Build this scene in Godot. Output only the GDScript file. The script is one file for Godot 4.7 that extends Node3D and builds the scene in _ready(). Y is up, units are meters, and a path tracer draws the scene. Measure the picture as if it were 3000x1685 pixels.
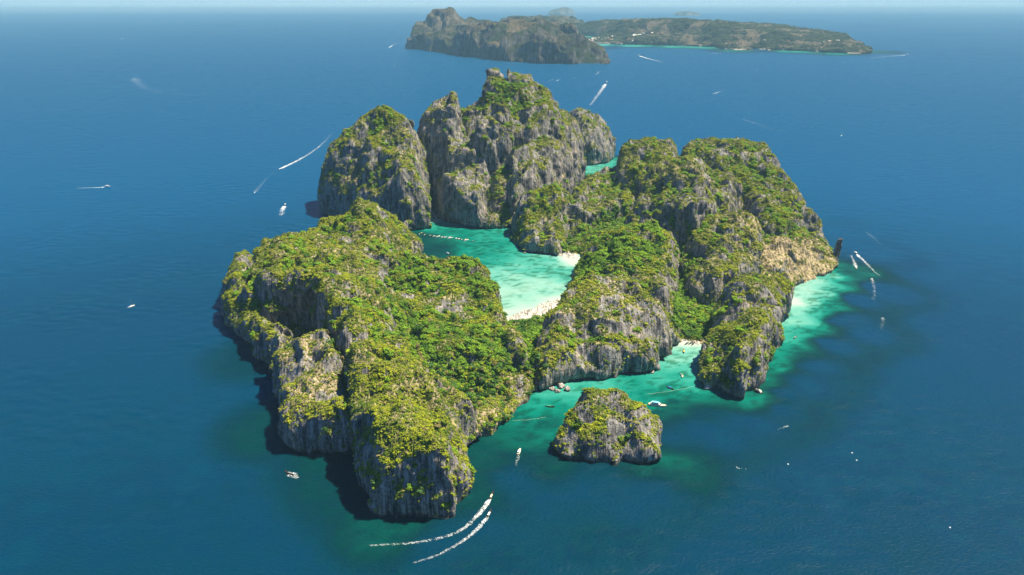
extends Node3D
# An aerial view of a limestone island with a turquoise bay, a second island behind it and boats on the sea. Units are metres, the sea is y = 0.

const HEIGHT := 500.0

class Massif:
	var poly: PackedVector2Array
	var tops: PackedVector3Array
	var w: float
	var p: float
	var veg: float
	var dry: float
	var forest: float
	var part: int
	var bump: float

class Land:
	var x0: float
	var z0: float
	var cs: float
	var nx: int
	var nz: int
	var h: PackedFloat32Array
	var id: PackedInt32Array
	func at(x: float, z: float) -> float:
		var fx := clampf((x - x0) / cs, 0.0, nx - 1.001)
		var fz := clampf((z - z0) / cs, 0.0, nz - 1.001)
		var i := int(fx)
		var k := int(fz)
		fx -= i
		fz -= k
		var o := k * nx + i
		var a := h[o] + (h[o + 1] - h[o]) * fx
		var b := h[o + nx] + (h[o + nx + 1] - h[o + nx]) * fx
		return a + (b - a) * fz
	func id_at(x: float, z: float) -> int:
		return id[clampi(roundi((z - z0) / cs), 0, nz - 1) * nx + clampi(roundi((x - x0) / cs), 0, nx - 1)]

var massifs: Array[Massif] = []
var rng := RandomNumberGenerator.new()
var used := {}
var mats := {}
var wide := FastNoiseLite.new()
var mid := FastNoiseLite.new()
var fine := FastNoiseLite.new()
var crag_a := FastNoiseLite.new()
var crag_b := FastNoiseLite.new()
var caves: Array = []
var cuts: Array = []
var spots: Array = []  # [where, radius, more forest, drier, barer]
var clock := 0
var far_land: Land
var lime_spot := Vector3.ZERO
var tree_list: Array = []


func _ready() -> void:
	clock = Time.get_ticks_msec()
	rng.seed = 7
	# ---- camera
	var cam := Camera3D.new()
	cam.name = "camera"
	cam.fov = 41.996
	cam.near = 1.0
	cam.far = 200000.0
	cam.position = Vector3(0, HEIGHT, 0)
	cam.rotation_degrees = Vector3(-20.998, 0, 0)
	add_child(cam)
	cam.current = true
	# ---- sky, haze and exposure
	var sky_mat := ProceduralSkyMaterial.new()
	sky_mat.sky_top_color = Color(0.06, 0.38, 0.70)
	sky_mat.sky_horizon_color = Color(0.97, 0.98, 1.0)
	sky_mat.sky_curve = 0.07
	sky_mat.ground_bottom_color = Color(0.05, 0.2, 0.32)
	sky_mat.ground_horizon_color = Color(0.80, 0.87, 0.93)
	sky_mat.sky_energy_multiplier = 0.7
	var sky := Sky.new()
	sky.sky_material = sky_mat
	var env := Environment.new()
	env.background_mode = Environment.BG_SKY
	env.sky = sky
	env.tonemap_mode = Environment.TONE_MAPPER_LINEAR
	env.tonemap_exposure = 2.2
	env.sdfgi_enabled = true
	env.ssao_enabled = true
	env.ssil_enabled = true
	env.fog_enabled = true
	env.fog_density = 0.000029
	env.fog_light_color = Color(0.66, 0.89, 1.0)
	var we := WorldEnvironment.new()
	we.name = "surroundings"
	we.environment = env
	add_child(we)
	# ---- sun: high, behind and to the right
	var sun := DirectionalLight3D.new()
	sun.name = "sun"
	sun.light_energy = 1.6
	sun.light_color = Color(1.0, 0.95, 0.85)
	sun.light_angular_distance = 0.5
	sun.shadow_enabled = true
	sun.position = Vector3(0, 900, 0)
	add_child(sun)
	sun.look_at_from_position(Vector3.ZERO, -Vector3(0.42, 0.88, -0.12))
	# the humid air over the far sea, beyond the last islets
	env.volumetric_fog_enabled = true
	env.volumetric_fog_density = 0.0
	for layer: Array in [[28500.0, 34000.0, 0.000014], [34000.0, 42000.0, 0.00004], [42000.0, 52000.0, 0.00008], [52000.0, 76000.0, 0.00014]]:
		var far_air := FogMaterial.new()
		far_air.albedo = Color(1.0, 0.99, 0.98)
		far_air.density = layer[2]
		var bank := FogVolume.new()
		bank.name = numbered("horizon_haze")
		bank.shape = RenderingServer.FOG_VOLUME_SHAPE_BOX
		bank.size = Vector3(150000, 430, layer[1] - layer[0])
		bank.position = Vector3(0, 220, -0.5 * (layer[0] + layer[1]))
		bank.material = far_air
		add_child(bank)
		tag(bank, "white haze over the sea along the horizon", "haze", "haze along the horizon", "stuff")
	noises()
	materials()
	# ---- large structure
	sea()
	say("sea")
	island()
	say("island")
	far_islands()
	say("far")
	# ---- objects
	tall_trees(tree_list)
	village()
	pillar()
	boulders()
	boats()
	wakes()
	buoys()
	ropes()
	say("objects")


func say(what: String) -> void:
	print(what, " ", Time.get_ticks_msec() - clock, " ms")


# ------------------------------------------------------------------ helpers
func numbered(called: String) -> String:
	if not used.has(called):
		used[called] = 0
		return called
	used[called] += 1
	return "%s_%03d" % [called, used[called]]


func tag(o: Node, label: String, category: String, group := "", kind := "") -> void:
	o.set_meta("label", label)
	if category:
		o.set_meta("category", category)
	if group:
		o.set_meta("group", group)
	if kind:
		o.set_meta("kind", kind)


func thing(called: String, at: Vector3, turn: float) -> Node3D:
	var o := Node3D.new()
	o.name = numbered(called)
	add_child(o)
	o.position = at
	o.rotation.y = turn
	return o


func obj(called: String, mesh: Mesh, m: Material, parent: Node = null) -> MeshInstance3D:
	var o := MeshInstance3D.new()
	o.mesh = mesh
	o.material_override = m
	if parent == null:
		o.name = numbered(called)
		add_child(o)
	else:
		o.name = called
		parent.add_child(o, true)
	return o


func smooth(a: float, b: float, x: float) -> float:
	var t := clampf((x - a) / (b - a), 0.0, 1.0)
	return t * t * (3.0 - 2.0 * t)


func noises() -> void:
	for n: FastNoiseLite in [wide, mid, fine, crag_a, crag_b]:
		n.noise_type = FastNoiseLite.TYPE_SIMPLEX_SMOOTH
		n.fractal_type = FastNoiseLite.FRACTAL_FBM
	wide.seed = 11
	wide.frequency = 1.0 / 90.0
	wide.fractal_octaves = 3
	mid.seed = 12
	mid.frequency = 1.0 / 26.0
	mid.fractal_octaves = 3
	fine.seed = 13
	fine.frequency = 1.0 / 7.0
	fine.fractal_octaves = 2
	crag_a.seed = 14
	crag_a.frequency = 1.0 / 75.0
	crag_a.fractal_type = FastNoiseLite.FRACTAL_RIDGED
	crag_a.fractal_octaves = 3
	crag_a.fractal_gain = 0.5
	crag_b.seed = 15
	crag_b.frequency = 1.0 / 30.0
	crag_b.noise_type = FastNoiseLite.TYPE_CELLULAR
	crag_b.cellular_return_type = FastNoiseLite.RETURN_DISTANCE
	crag_b.cellular_jitter = 1.0
	crag_b.fractal_octaves = 2
	crag_b.fractal_gain = 0.45


func plain(color: Color, rough := 0.6, metal := 0.0) -> StandardMaterial3D:
	var m := StandardMaterial3D.new()
	m.albedo_color = color
	m.roughness = rough
	m.metallic = metal
	return m


func rock_picture() -> Image:
	var n1 := FastNoiseLite.new()
	n1.seed = 3
	n1.frequency = 0.012
	n1.fractal_octaves = 5
	var n2 := FastNoiseLite.new()
	n2.seed = 4
	n2.frequency = 0.02
	n2.fractal_type = FastNoiseLite.FRACTAL_RIDGED
	n2.fractal_octaves = 4
	var a := n1.get_seamless_image(768, 768)
	var b := n2.get_seamless_image(768, 768)
	a.convert(Image.FORMAT_L8)
	b.convert(Image.FORMAT_L8)
	# run-off streaks: the same kind of noise drawn out along the height
	var n3 := FastNoiseLite.new()
	n3.seed = 9
	n3.frequency = 0.035
	n3.fractal_octaves = 3
	var stretched := n3.get_seamless_image(768, 96)
	stretched.convert(Image.FORMAT_L8)
	stretched.resize(768, 768, Image.INTERPOLATE_CUBIC)
	var dc := stretched.get_data()
	var da := a.get_data()
	var db := b.get_data()
	var out := PackedByteArray()
	out.resize(da.size())
	for i in da.size():
		var v := 0.72 + (da[i] - 128) / 255.0 * 0.6 + (dc[i] - 128) / 255.0 * 0.75
		var crack := smooth(0.62, 0.95, db[i] / 255.0)
		out[i] = int(clampf(v * (1.0 - 0.55 * crack) + 0.12, 0.05, 1.0) * 255.0)
	return Image.create_from_data(768, 768, false, Image.FORMAT_L8, out)


func materials() -> void:
	var pic := rock_picture()
	var tex := ImageTexture.create_from_image(pic)
	var rock := StandardMaterial3D.new()
	rock.resource_name = "weathered_limestone"
	rock.vertex_color_use_as_albedo = true
	rock.albedo_texture = tex
	rock.uv1_triplanar = true
	rock.uv1_world_triplanar = true
	rock.uv1_scale = Vector3(1.0 / 90.0, 1.0 / 165.0, 1.0 / 90.0)
	rock.roughness = 0.95
	rock.metallic_specular = 0.25
	rock.heightmap_enabled = true
	rock.heightmap_texture = tex
	rock.heightmap_scale = 280.0
	mats.rock = rock
	var far_rock: StandardMaterial3D = rock.duplicate()
	far_rock.resource_name = "far_limestone"
	far_rock.uv1_scale = Vector3(1.0 / 260.0, 1.0 / 520.0, 1.0 / 260.0)
	far_rock.heightmap_scale = 900.0
	mats.far_rock = far_rock
	var leaf := StandardMaterial3D.new()
	leaf.resource_name = "leaves"
	leaf.vertex_color_use_as_albedo = true
	leaf.roughness = 0.75
	leaf.metallic_specular = 0.3
	leaf.backlight_enabled = true
	leaf.backlight = Color(0.32, 0.32, 0.22)
	leaf.cull_mode = BaseMaterial3D.CULL_DISABLED
	mats.leaf = leaf
	mats.bark = plain(Color(0.32, 0.26, 0.2), 0.9)
	# water
	var wn := FastNoiseLite.new()
	wn.seed = 21
	wn.frequency = 0.02
	wn.fractal_octaves = 4
	wn.fractal_gain = 0.6
	var wave := wn.get_seamless_image(1024, 1024)
	wave.convert(Image.FORMAT_L8)
	wave.bump_map_to_normal_map(7.0)
	var water := StandardMaterial3D.new()
	water.resource_name = "sea_water"
	water.vertex_color_use_as_albedo = true
	water.roughness = 0.38
	water.metallic_specular = 0.16
	water.normal_enabled = true
	water.normal_texture = ImageTexture.create_from_image(wave)
	water.normal_scale = 0.7
	water.uv1_scale = Vector3(1.0 / 140.0, 1.0 / 90.0, 1.0)
	mats.water = water
	mats.foam = plain(Color(0.93, 0.95, 0.95), 0.9)
	mats.white = plain(Color(0.93, 0.93, 0.92), 0.35)
	mats.cream = plain(Color(0.86, 0.8, 0.66), 0.6)
	mats.glass = plain(Color(0.06, 0.09, 0.12), 0.08)
	mats.wood = plain(Color(0.42, 0.26, 0.14), 0.6)
	mats.dark_wood = plain(Color(0.2, 0.13, 0.08), 0.6)
	mats.blue = plain(Color(0.12, 0.4, 0.72), 0.7)
	mats.pale_blue = plain(Color(0.45, 0.72, 0.8), 0.7)
	mats.green = plain(Color(0.2, 0.5, 0.35), 0.7)
	mats.navy = plain(Color(0.1, 0.14, 0.2), 0.5)
	mats.red = plain(Color(0.7, 0.15, 0.12), 0.7)
	mats.yellow = plain(Color(0.85, 0.7, 0.2), 0.7)
	mats.grey = plain(Color(0.5, 0.5, 0.5), 0.5)
	mats.steel = plain(Color(0.75, 0.75, 0.76), 0.3, 0.8)
	mats.tile_red = plain(Color(0.55, 0.27, 0.18), 0.8)
	mats.tile_grey = plain(Color(0.62, 0.6, 0.58), 0.8)
	mats.wall = plain(Color(0.86, 0.83, 0.76), 0.8)
	mats.rope = plain(Color(0.85, 0.83, 0.7), 0.8)


# ------------------------------------------------------------------ terrain
func massif(part: int, bump: float, veg: float, dry: float, forest: float, w: float, p: float, poly: PackedVector2Array, tops: PackedVector3Array) -> void:
	var m := Massif.new()
	m.part = part
	m.bump = bump
	m.veg = veg
	m.dry = dry
	m.forest = forest
	m.w = w
	m.p = p
	m.poly = poly
	m.tops = tops
	massifs.append(m)


func land(x0: float, x1: float, z0: float, z1: float, cs: float, bumps: float) -> Land:
	var l := Land.new()
	l.x0 = x0
	l.z0 = z0
	l.cs = cs
	l.nx = int((x1 - x0) / cs) + 1
	l.nz = int((z1 - z0) / cs) + 1
	l.h.resize(l.nx * l.nz)
	l.h.fill(-30.0 * maxf(1.0, cs / 4.0))
	l.id.resize(l.nx * l.nz)
	l.id.fill(-1)
	var soft := 60.0 * cs * cs / 16.0
	for mi in massifs.size():
		var m := massifs[mi]
		var lo := m.poly[0]
		var hi := m.poly[0]
		for q in m.poly:
			lo = lo.min(q)
			hi = hi.max(q)
		var n := m.poly.size()
		for k in range(maxi(0, int((lo.y - z0) / cs)), mini(l.nz, int((hi.y - z0) / cs) + 2)):
			var z := z0 + k * cs
			for i in range(maxi(0, int((lo.x - x0) / cs)), mini(l.nx, int((hi.x - x0) / cs) + 2)):
				var x := x0 + i * cs
				var best := 1e12
				var inside := false
				var a := m.poly[n - 1]
				for b in m.poly:
					var e := b - a
					var px := x - a.x
					var pz := z - a.y
					var t := clampf((px * e.x + pz * e.y) / (e.x * e.x + e.y * e.y + 1e-9), 0.0, 1.0)
					px -= e.x * t
					pz -= e.y * t
					best = minf(best, px * px + pz * pz)
					if (a.y > z) != (b.y > z) and x < e.x * (z - a.y) / e.y + a.x:
						inside = not inside
					a = b
				if not inside:
					continue
				var num := 0.0
				var den := 0.0
				for q in m.tops:
					var d2 := (x - q.x) * (x - q.x) + (z - q.z) * (z - q.z) + soft
					var wt := 1.0 / (d2 * sqrt(d2))
					num += wt * q.y
					den += wt
				var g := pow(1.0 - pow(1.0 - clampf(sqrt(best) / m.w, 0.0, 1.0), m.p), 1.0 / m.p)
				var high := num / den * g
				if high > 6.0:
					var s := 4.0 / cs
					high += (mid.get_noise_2d(x * s, z * s) * 7.0 + (0.45 - 2.2 * absf(wide.get_noise_2d(x * s, z * s))) * 14.0 - 4.0) * bumps * m.bump * smooth(6.0, 40.0, high) / s
				var o := k * l.nx + i
				if high > l.h[o]:
					l.h[o] = high
					l.id[o] = mi
	# gullies
	for cut: Array in cuts:
		var line: PackedVector2Array = cut[0]
		for k in range(maxi(0, int((cut_lo(line).y - z0 - cut[2] * 2.0) / cs)), mini(l.nz, int((cut_hi(line).y - z0 + cut[2] * 2.0) / cs) + 1)):
			for i in range(maxi(0, int((cut_lo(line).x - x0 - cut[2] * 2.0) / cs)), mini(l.nx, int((cut_hi(line).x - x0 + cut[2] * 2.0) / cs) + 1)):
				var at := Vector2(x0 + i * cs, z0 + k * cs)
				var best := 1e9
				for q in line.size() - 1:
					best = minf(best, at.distance_to(Geometry2D.get_closest_point_to_segment(at, line[q], line[q + 1])))
				var o := k * l.nx + i
				if best < cut[2] * 2.0 and l.h[o] > 4.0:
					l.h[o] = maxf(4.0, l.h[o] - cut[1] * exp(-best * best / (cut[2] * cut[2])))
	# ids spread a little way into the sea, so that every point of a shore finds one
	for pass_ in 4:
		var old := l.id.duplicate()
		for k in range(1, l.nz - 1):
			for i in range(1, l.nx - 1):
				var o := k * l.nx + i
				if old[o] < 0:
					l.id[o] = maxi(maxi(old[o - 1], old[o + 1]), maxi(old[o - l.nx], old[o + l.nx]))
	return l


# The surface of "the ground lies above y", with the ground's plan pushed about by noise so that walls get ribs, cracks and overhangs: surface nets over columns.
func net(l: Land, cell: float, amp_a: float, amp_b: float, stretch: float, bottom: float) -> Dictionary:
	var nx := int((l.nx - 1) * l.cs / cell)
	var nz := int((l.nz - 1) * l.cs / cell)
	# lowest and highest ground near each map point
	var reach := int(ceil((amp_a + amp_b) / l.cs)) + 1
	var low := l.h.duplicate()
	var high := l.h.duplicate()
	for along: int in [1, l.nx]:
		var a := low.duplicate()
		var b := high.duplicate()
		for o in range(reach * along, low.size() - reach * along):
			var mn := a[o]
			var mx := b[o]
			for s in range(-reach, reach + 1):
				mn = minf(mn, a[o + s * along])
				mx = maxf(mx, b[o + s * along])
			low[o] = mn
			high[o] = mx
	var lo := PackedInt32Array()
	var cnt := PackedInt32Array()
	var off := PackedInt32Array()
	lo.resize(nx * nz)
	cnt.resize(nx * nz)
	off.resize(nx * nz)
	var val := PackedFloat32Array()
	var base := int(floor(bottom / cell))
	for k in nz:
		var z := l.z0 + k * cell
		for i in nx:
			var x := l.x0 + i * cell
			var c := k * nx + i
			var o := clampi(int((z - l.z0) / l.cs), 0, l.nz - 1) * l.nx + clampi(int((x - l.x0) / l.cs), 0, l.nx - 1)
			off[c] = val.size()
			if high[o] < bottom:
				continue
			var j0 := maxi(base, int(floor(low[o] / cell)) - 2)
			var j1 := int(ceil(high[o] / cell)) + 2
			for cave in caves:
				if absf(x - cave[0].x) < cave[1].x + 12.0 and absf(z - cave[0].z) < cave[1].z + 12.0:
					j0 = base
			lo[c] = j0
			cnt[c] = j1 - j0
			for j in range(j0, j1):
				var y := j * cell
				var ys := y * stretch
				var ax := x / stretch_of(cell)
				var az := z / stretch_of(cell)
				var ay := ys / stretch_of(cell)
				var na := crag_a.get_noise_3d(ax, ay, az) - 0.36
				var nb := crag_a.get_noise_3d(ax + 500.0, ay, az + 300.0) - 0.36
				var ma := crag_b.get_noise_3d(ax, ay * 0.7, az)
				var mb := crag_b.get_noise_3d(ax + 300.0, ay * 0.7, az - 500.0)
				var gx := x + na * amp_a * 1.6 + ma * amp_b
				var gz := z + nb * amp_a * 1.6 + mb * amp_b
				if y < 6.0 and cell < 6.0:
					# the sea has cut a notch into the foot of the walls
					var dx := l.at(gx + 7.0, gz) - l.at(gx - 7.0, gz)
					var dz := l.at(gx, gz + 7.0) - l.at(gx, gz - 7.0)
					var steep := sqrt(dx * dx + dz * dz)
					if steep > 9.0:
						var back := 4.2 * smooth(6.0, 2.5, y) * (0.65 + 0.5 * na) / steep
						gx -= dx * back
						gz -= dz * back
				var f := l.at(gx, gz) - y
				for cave in caves:
					var q: Vector3 = (Vector3(x, y, z) - cave[0]) / cave[1]
					if q.length_squared() < 4.0:
						f = minf(f, (q.length() - 1.0 + na * 0.5) * 20.0)
				val.append(f)
	# cells
	var verts := PackedVector3Array()
	var coff := PackedInt32Array()
	var clo := PackedInt32Array()
	var ccnt := PackedInt32Array()
	coff.resize(nx * nz)
	clo.resize(nx * nz)
	ccnt.resize(nx * nz)
	var vid := PackedInt32Array()
	var quads := PackedInt32Array()
	var g := PackedFloat32Array()
	g.resize(8)
	for k in nz - 1:
		for i in nx - 1:
			var c := k * nx + i
			var cs4: Array[int] = [c, c + 1, c + nx, c + nx + 1]
			var jl := 1 << 20
			var jh := -(1 << 20)
			for q in cs4:
				if cnt[q] > 0:
					jl = mini(jl, lo[q])
					jh = maxi(jh, lo[q] + cnt[q])
			coff[c] = vid.size()
			if jh <= jl:
				continue
			clo[c] = jl
			ccnt[c] = jh - jl
			for s in 4:
				var q := cs4[s]
				g[s + 4] = -1.0
				if cnt[q] > 0:
					var r := jl - lo[q]
					g[s + 4] = 5.0 if r < 0 else (-5.0 if r >= cnt[q] else val[off[q] + r])
			for j in range(jl, jh):
				for s in 4:
					g[s] = g[s + 4]
					var q := cs4[s]
					if cnt[q] > 0:
						var r := j + 1 - lo[q]
						g[s + 4] = 5.0 if r < 0 else (-5.0 if r >= cnt[q] else val[off[q] + r])
					else:
						g[s + 4] = -5.0
				var solid := 0
				for s in 8:
					if g[s] > 0.0:
						solid += 1
				if solid == 0 or solid == 8:
					vid.append(-1)
					continue
				var sum := Vector3.ZERO
				var hits := 0
				# edges along x, z and y; corner s has x = s & 1, z = s >> 1 & 1, y = s >> 2
				for s: int in [0, 2, 4, 6]:
					if (g[s] > 0.0) != (g[s + 1] > 0.0):
						sum += Vector3(g[s] / (g[s] - g[s + 1]), s >> 2, s >> 1 & 1)
						hits += 1
				for s: int in [0, 1, 4, 5]:
					if (g[s] > 0.0) != (g[s + 2] > 0.0):
						sum += Vector3(s & 1, s >> 2, g[s] / (g[s] - g[s + 2]))
						hits += 1
				for s in 4:
					if (g[s] > 0.0) != (g[s + 4] > 0.0):
						sum += Vector3(s & 1, g[s] / (g[s] - g[s + 4]), s >> 1)
						hits += 1
				vid.append(verts.size())
				verts.append(Vector3(l.x0 + i * cell, j * cell, l.z0 + k * cell) + sum / hits * cell)
				# faces round the three edges that leave this cell's first corner
				var me := verts.size() - 1
				if (g[0] > 0.0) != (g[1] > 0.0) and k > 0:
					var q1 := cell_vertex(vid, coff, clo, ccnt, c - nx, j)
					var q2 := cell_vertex(vid, coff, clo, ccnt, c - nx, j - 1)
					var q3 := cell_vertex(vid, coff, clo, ccnt, c, j - 1)
					if q1 >= 0 and q2 >= 0 and q3 >= 0:
						quads.append_array([me, q1, q2, q3] if g[0] > 0.0 else [me, q3, q2, q1])
				if (g[0] > 0.0) != (g[2] > 0.0) and i > 0:
					var q1 := cell_vertex(vid, coff, clo, ccnt, c, j - 1)
					var q2 := cell_vertex(vid, coff, clo, ccnt, c - 1, j - 1)
					var q3 := cell_vertex(vid, coff, clo, ccnt, c - 1, j)
					if q1 >= 0 and q2 >= 0 and q3 >= 0:
						quads.append_array([me, q1, q2, q3] if g[0] > 0.0 else [me, q3, q2, q1])
				if (g[0] > 0.0) != (g[4] > 0.0) and i > 0 and k > 0:
					var q1 := cell_vertex(vid, coff, clo, ccnt, c - 1, j)
					var q2 := cell_vertex(vid, coff, clo, ccnt, c - nx - 1, j)
					var q3 := cell_vertex(vid, coff, clo, ccnt, c - nx, j)
					if q1 >= 0 and q2 >= 0 and q3 >= 0:
						quads.append_array([me, q1, q2, q3] if g[0] > 0.0 else [me, q3, q2, q1])
	# normals
	var norms := PackedVector3Array()
	norms.resize(verts.size())
	for q in range(0, quads.size(), 4):
		var a := verts[quads[q]]
		var n := (verts[quads[q + 2]] - a).cross(verts[quads[q + 3]] - verts[quads[q + 1]])
		for s in 4:
			norms[quads[q + s]] += n
	for i in norms.size():
		norms[i] = norms[i].normalized()
	return {"verts": verts, "norms": norms, "quads": quads}


func cut_lo(line: PackedVector2Array) -> Vector2:
	var lo := line[0]
	for q in line:
		lo = lo.min(q)
	return lo


func cut_hi(line: PackedVector2Array) -> Vector2:
	var hi := line[0]
	for q in line:
		hi = hi.max(q)
	return hi


func stretch_of(cell: float) -> float:
	return 1.0 if cell < 6.0 else (5.0 if cell < 30.0 else 12.0)


func cell_vertex(vid: PackedInt32Array, coff: PackedInt32Array, clo: PackedInt32Array, ccnt: PackedInt32Array, c: int, j: int) -> int:
	var r := j - clo[c]
	return -1 if r < 0 or r >= ccnt[c] else vid[coff[c] + r]


# Splits the quads by part and makes one mesh of each.
func part_meshes(d: Dictionary, part: PackedInt32Array, colors: PackedColorArray, parts: int, inward: bool) -> Array:
	var verts: PackedVector3Array = d.verts
	var norms: PackedVector3Array = d.norms
	var quads: PackedInt32Array = d.quads
	var out := []
	for p in parts:
		var v := PackedVector3Array()
		var n := PackedVector3Array()
		var c := PackedColorArray()
		var ix := PackedInt32Array()
		var moved := {}
		for q in range(0, quads.size(), 4):
			if part[quads[q]] != p:
				continue
			var k: Array[int] = [0, 0, 0, 0]
			for s in 4:
				var o := quads[q + s]
				if not moved.has(o):
					moved[o] = v.size()
					v.append(verts[o])
					n.append(-norms[o] if inward else norms[o])
					c.append(colors[o])
				k[s] = moved[o]
			if inward:
				ix.append_array([k[0], k[1], k[2], k[0], k[2], k[3]])
			else:
				ix.append_array([k[0], k[2], k[1], k[0], k[3], k[2]])
		if v.is_empty():
			out.append(null)
			continue
		var a := []
		a.resize(Mesh.ARRAY_MAX)
		a[Mesh.ARRAY_VERTEX] = v
		a[Mesh.ARRAY_NORMAL] = n
		a[Mesh.ARRAY_COLOR] = c
		a[Mesh.ARRAY_INDEX] = ix
		var m := ArrayMesh.new()
		m.add_surface_from_arrays(Mesh.PRIMITIVE_TRIANGLES, a)
		out.append(m)
	return out


func greenness(v: Vector3, n: Vector3, m: Massif) -> float:
	return n.y + 0.55 * mid.get_noise_3d(v.x, v.y * 0.6, v.z) + 0.45 * wide.get_noise_3d(v.x + 70.0, v.y, v.z) + m.veg - 0.62


func island() -> void:
	var parts := [
		["headland", "long front headland with grassy crest, sheer grey front cliff and a dark hollow on its left", "headland"],
		["valley", "low green valley floor and white beaches between the island's cliffs", "valley"],
		["bay_hills", "two rounded shrub-covered rock domes in the middle, right of the bay beach", "hill"],
		["right_headland", "right-hand headland with dry tan slope, and dark overhanging end wall", "headland"],
		["ridge", "long knobbly green ridge with grey inner cliffs at the back right of the island", "ridge"],
		["cliff_tower", "left rear rock tower with green cap standing in the sea beside the bay mouth", "cliff"],
		["summit", "tallest grey rear massif with a horn-shaped peak on its summit", "mountain"],
		["rear_dome", "grey dome behind the small rear lagoon, rightmost of the rear summits", "cliff"],
		["rock_islet", "small shrub-topped rock islet in the front channel beside the motor yacht", "islet"],
	]
	massif(0, 1, 0.34, 0.1, -0.05, 24, 2.6, PackedVector2Array([Vector2(-186.9, -730.7), Vector2(-178.8, -706.2), Vector2(-164.2, -678.0), Vector2(-152.5, -656.2), Vector2(-139.8, -643.1), Vector2(-124.2, -638.6), Vector2(-83.5, -638.6), Vector2(-61.5, -641.8), Vector2(-60.7, -653.6), Vector2(-51.7, -670.4), Vector2(-44.0, -687.9), Vector2(-46.1, -711.5), Vector2(-51.9, -736.3), Vector2(-57.6, -768.4), Vector2(-42.5, -784.0), Vector2(-26.2, -806.6), Vector2(-10.6, -826.3), Vector2(2.1, -843.9), Vector2(22.8, -880.9), Vector2(29.4, -905.9), Vector2(21.3, -970.8), Vector2(6.1, -1036.9), Vector2(-8.2, -1087.8), Vector2(-17.0, -1126.8), Vector2(-35.5, -1159.8), Vector2(-67.7, -1203.4), Vector2(-105.0, -1240.3), Vector2(-137.1, -1265.4), Vector2(-164.8, -1348.5), Vector2(-192.4, -1426.9), Vector2(-216.7, -1471.7), Vector2(-250.9, -1508.3), Vector2(-303.4, -1519.1), Vector2(-345.9, -1459.0), Vector2(-387.7, -1379.8), Vector2(-423.5, -1326.8), Vector2(-451.8, -1279.3), Vector2(-455.4, -1227.2), Vector2(-433.8, -1159.8), Vector2(-395.7, -1080.3), Vector2(-354.5, -1068.4), Vector2(-314.2, -1056.8), Vector2(-265.0, -985.0), Vector2(-241.3, -905.0), Vector2(-219.7, -860.0), Vector2(-197.7, -790.0), Vector2(-189.5, -755.0)]), PackedVector3Array([Vector3(-163.6, 66.8, -692.0), Vector3(-117.5, 94.9, -668.0), Vector3(-69.1, 88.6, -660.0), Vector3(-55.1, 36.5, -690.0), Vector3(-144.4, 89.1, -705.0), Vector3(-119.7, 98.1, -715.0), Vector3(-90.8, 94.0, -705.0), Vector3(-113.3, 103.4, -770.0), Vector3(-154.7, 103.8, -800.0), Vector3(-193.5, 107.6, -830.0), Vector3(-223.7, 122.7, -895.0), Vector3(-243.3, 125.2, -930.0), Vector3(-263.9, 119.3, -1030.0), Vector3(-285.3, 121.7, -1170.0), Vector3(-283.0, 139.4, -1290.0), Vector3(-267.9, 166.5, -1350.0), Vector3(-276.3, 158.8, -1345.0), Vector3(-249.0, 135.6, -1370.0), Vector3(-222.6, 99.3, -1380.0), Vector3(-196.9, 70.7, -1370.0), Vector3(-161.1, 44.3, -1316.0), Vector3(-206.0, 72.7, -1280.0), Vector3(-236.5, 127.6, -1270.0), Vector3(-177.7, 82.4, -1130.0), Vector3(-148.0, 81.9, -1150.0), Vector3(-205.0, 93.8, -1000.0), Vector3(-166.2, 68.9, -1000.0), Vector3(-125.9, 60.8, -1115.0), Vector3(-95.8, 47.3, -1050.0), Vector3(-101.9, 44.4, -920.0), Vector3(-76.9, 32.0, -945.0), Vector3(-79.4, 58.7, -785.0), Vector3(-53.5, 46.1, -740.0), Vector3(-46.0, 31.8, -875.0), Vector3(-23.9, 28.6, -822.0), Vector3(1.1, 10.1, -872.0), Vector3(-22.3, 24.3, -1000.0), Vector3(-55.3, 36.9, -1090.0), Vector3(-318.9, 125.9, -1075.0), Vector3(-366.3, 110.5, -1085.0), Vector3(-416.5, 95.5, -1150.0), Vector3(-378.6, 105.9, -1160.0), Vector3(-358.8, 111.6, -1210.0), Vector3(-333.5, 109.5, -1230.0), Vector3(-313.2, 115.9, -1280.0), Vector3(-370.2, 106.2, -1120.0), Vector3(-218.4, 67.3, -1420.0), Vector3(-250.1, 88.9, -1430.0), Vector3(-319.9, 101.1, -1430.0), Vector3(-344.0, 98.6, -1330.0), Vector3(-117.7, 51.0, -970.0), Vector3(-162.6, 81.1, -905.0)]))
	massif(0, 1, 0.4, 0, 0.5, 34, 2, PackedVector2Array([Vector2(-16.4, -1080.3), Vector2(-15.6, -1123.6), Vector2(-21.4, -1159.8), Vector2(-33.5, -1216.1), Vector2(-64.1, -1279.3), Vector2(-102.9, -1314.1), Vector2(-136.9, -1318.4), Vector2(-142.8, -1279.3), Vector2(-123.8, -1212.4), Vector2(-84.6, -1143.1), Vector2(-55.4, -1080.3)]), PackedVector3Array([Vector3(-125.5, 64.8, -1255.0), Vector3(-100.4, 89.4, -1210.0), Vector3(-72.2, 83.0, -1190.0), Vector3(-44.7, 71.9, -1160.0), Vector3(-27.6, 44.7, -1120.0), Vector3(-62.7, 55.9, -1120.0)]))
	massif(0, 1, -0.05, 0.2, 0, 18, 2.2, PackedVector2Array([Vector2(-15.6, -934.5), Vector2(6.6, -917.2), Vector2(26.4, -940.4), Vector2(22.0, -1009.6), Vector2(4.3, -1051.0), Vector2(-13.8, -1023.1)]), PackedVector3Array([Vector3(1.1, 63.7, -929.0), Vector3(14.9, 38.1, -938.0), Vector3(-10.0, 37.1, -940.0)]))
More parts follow.
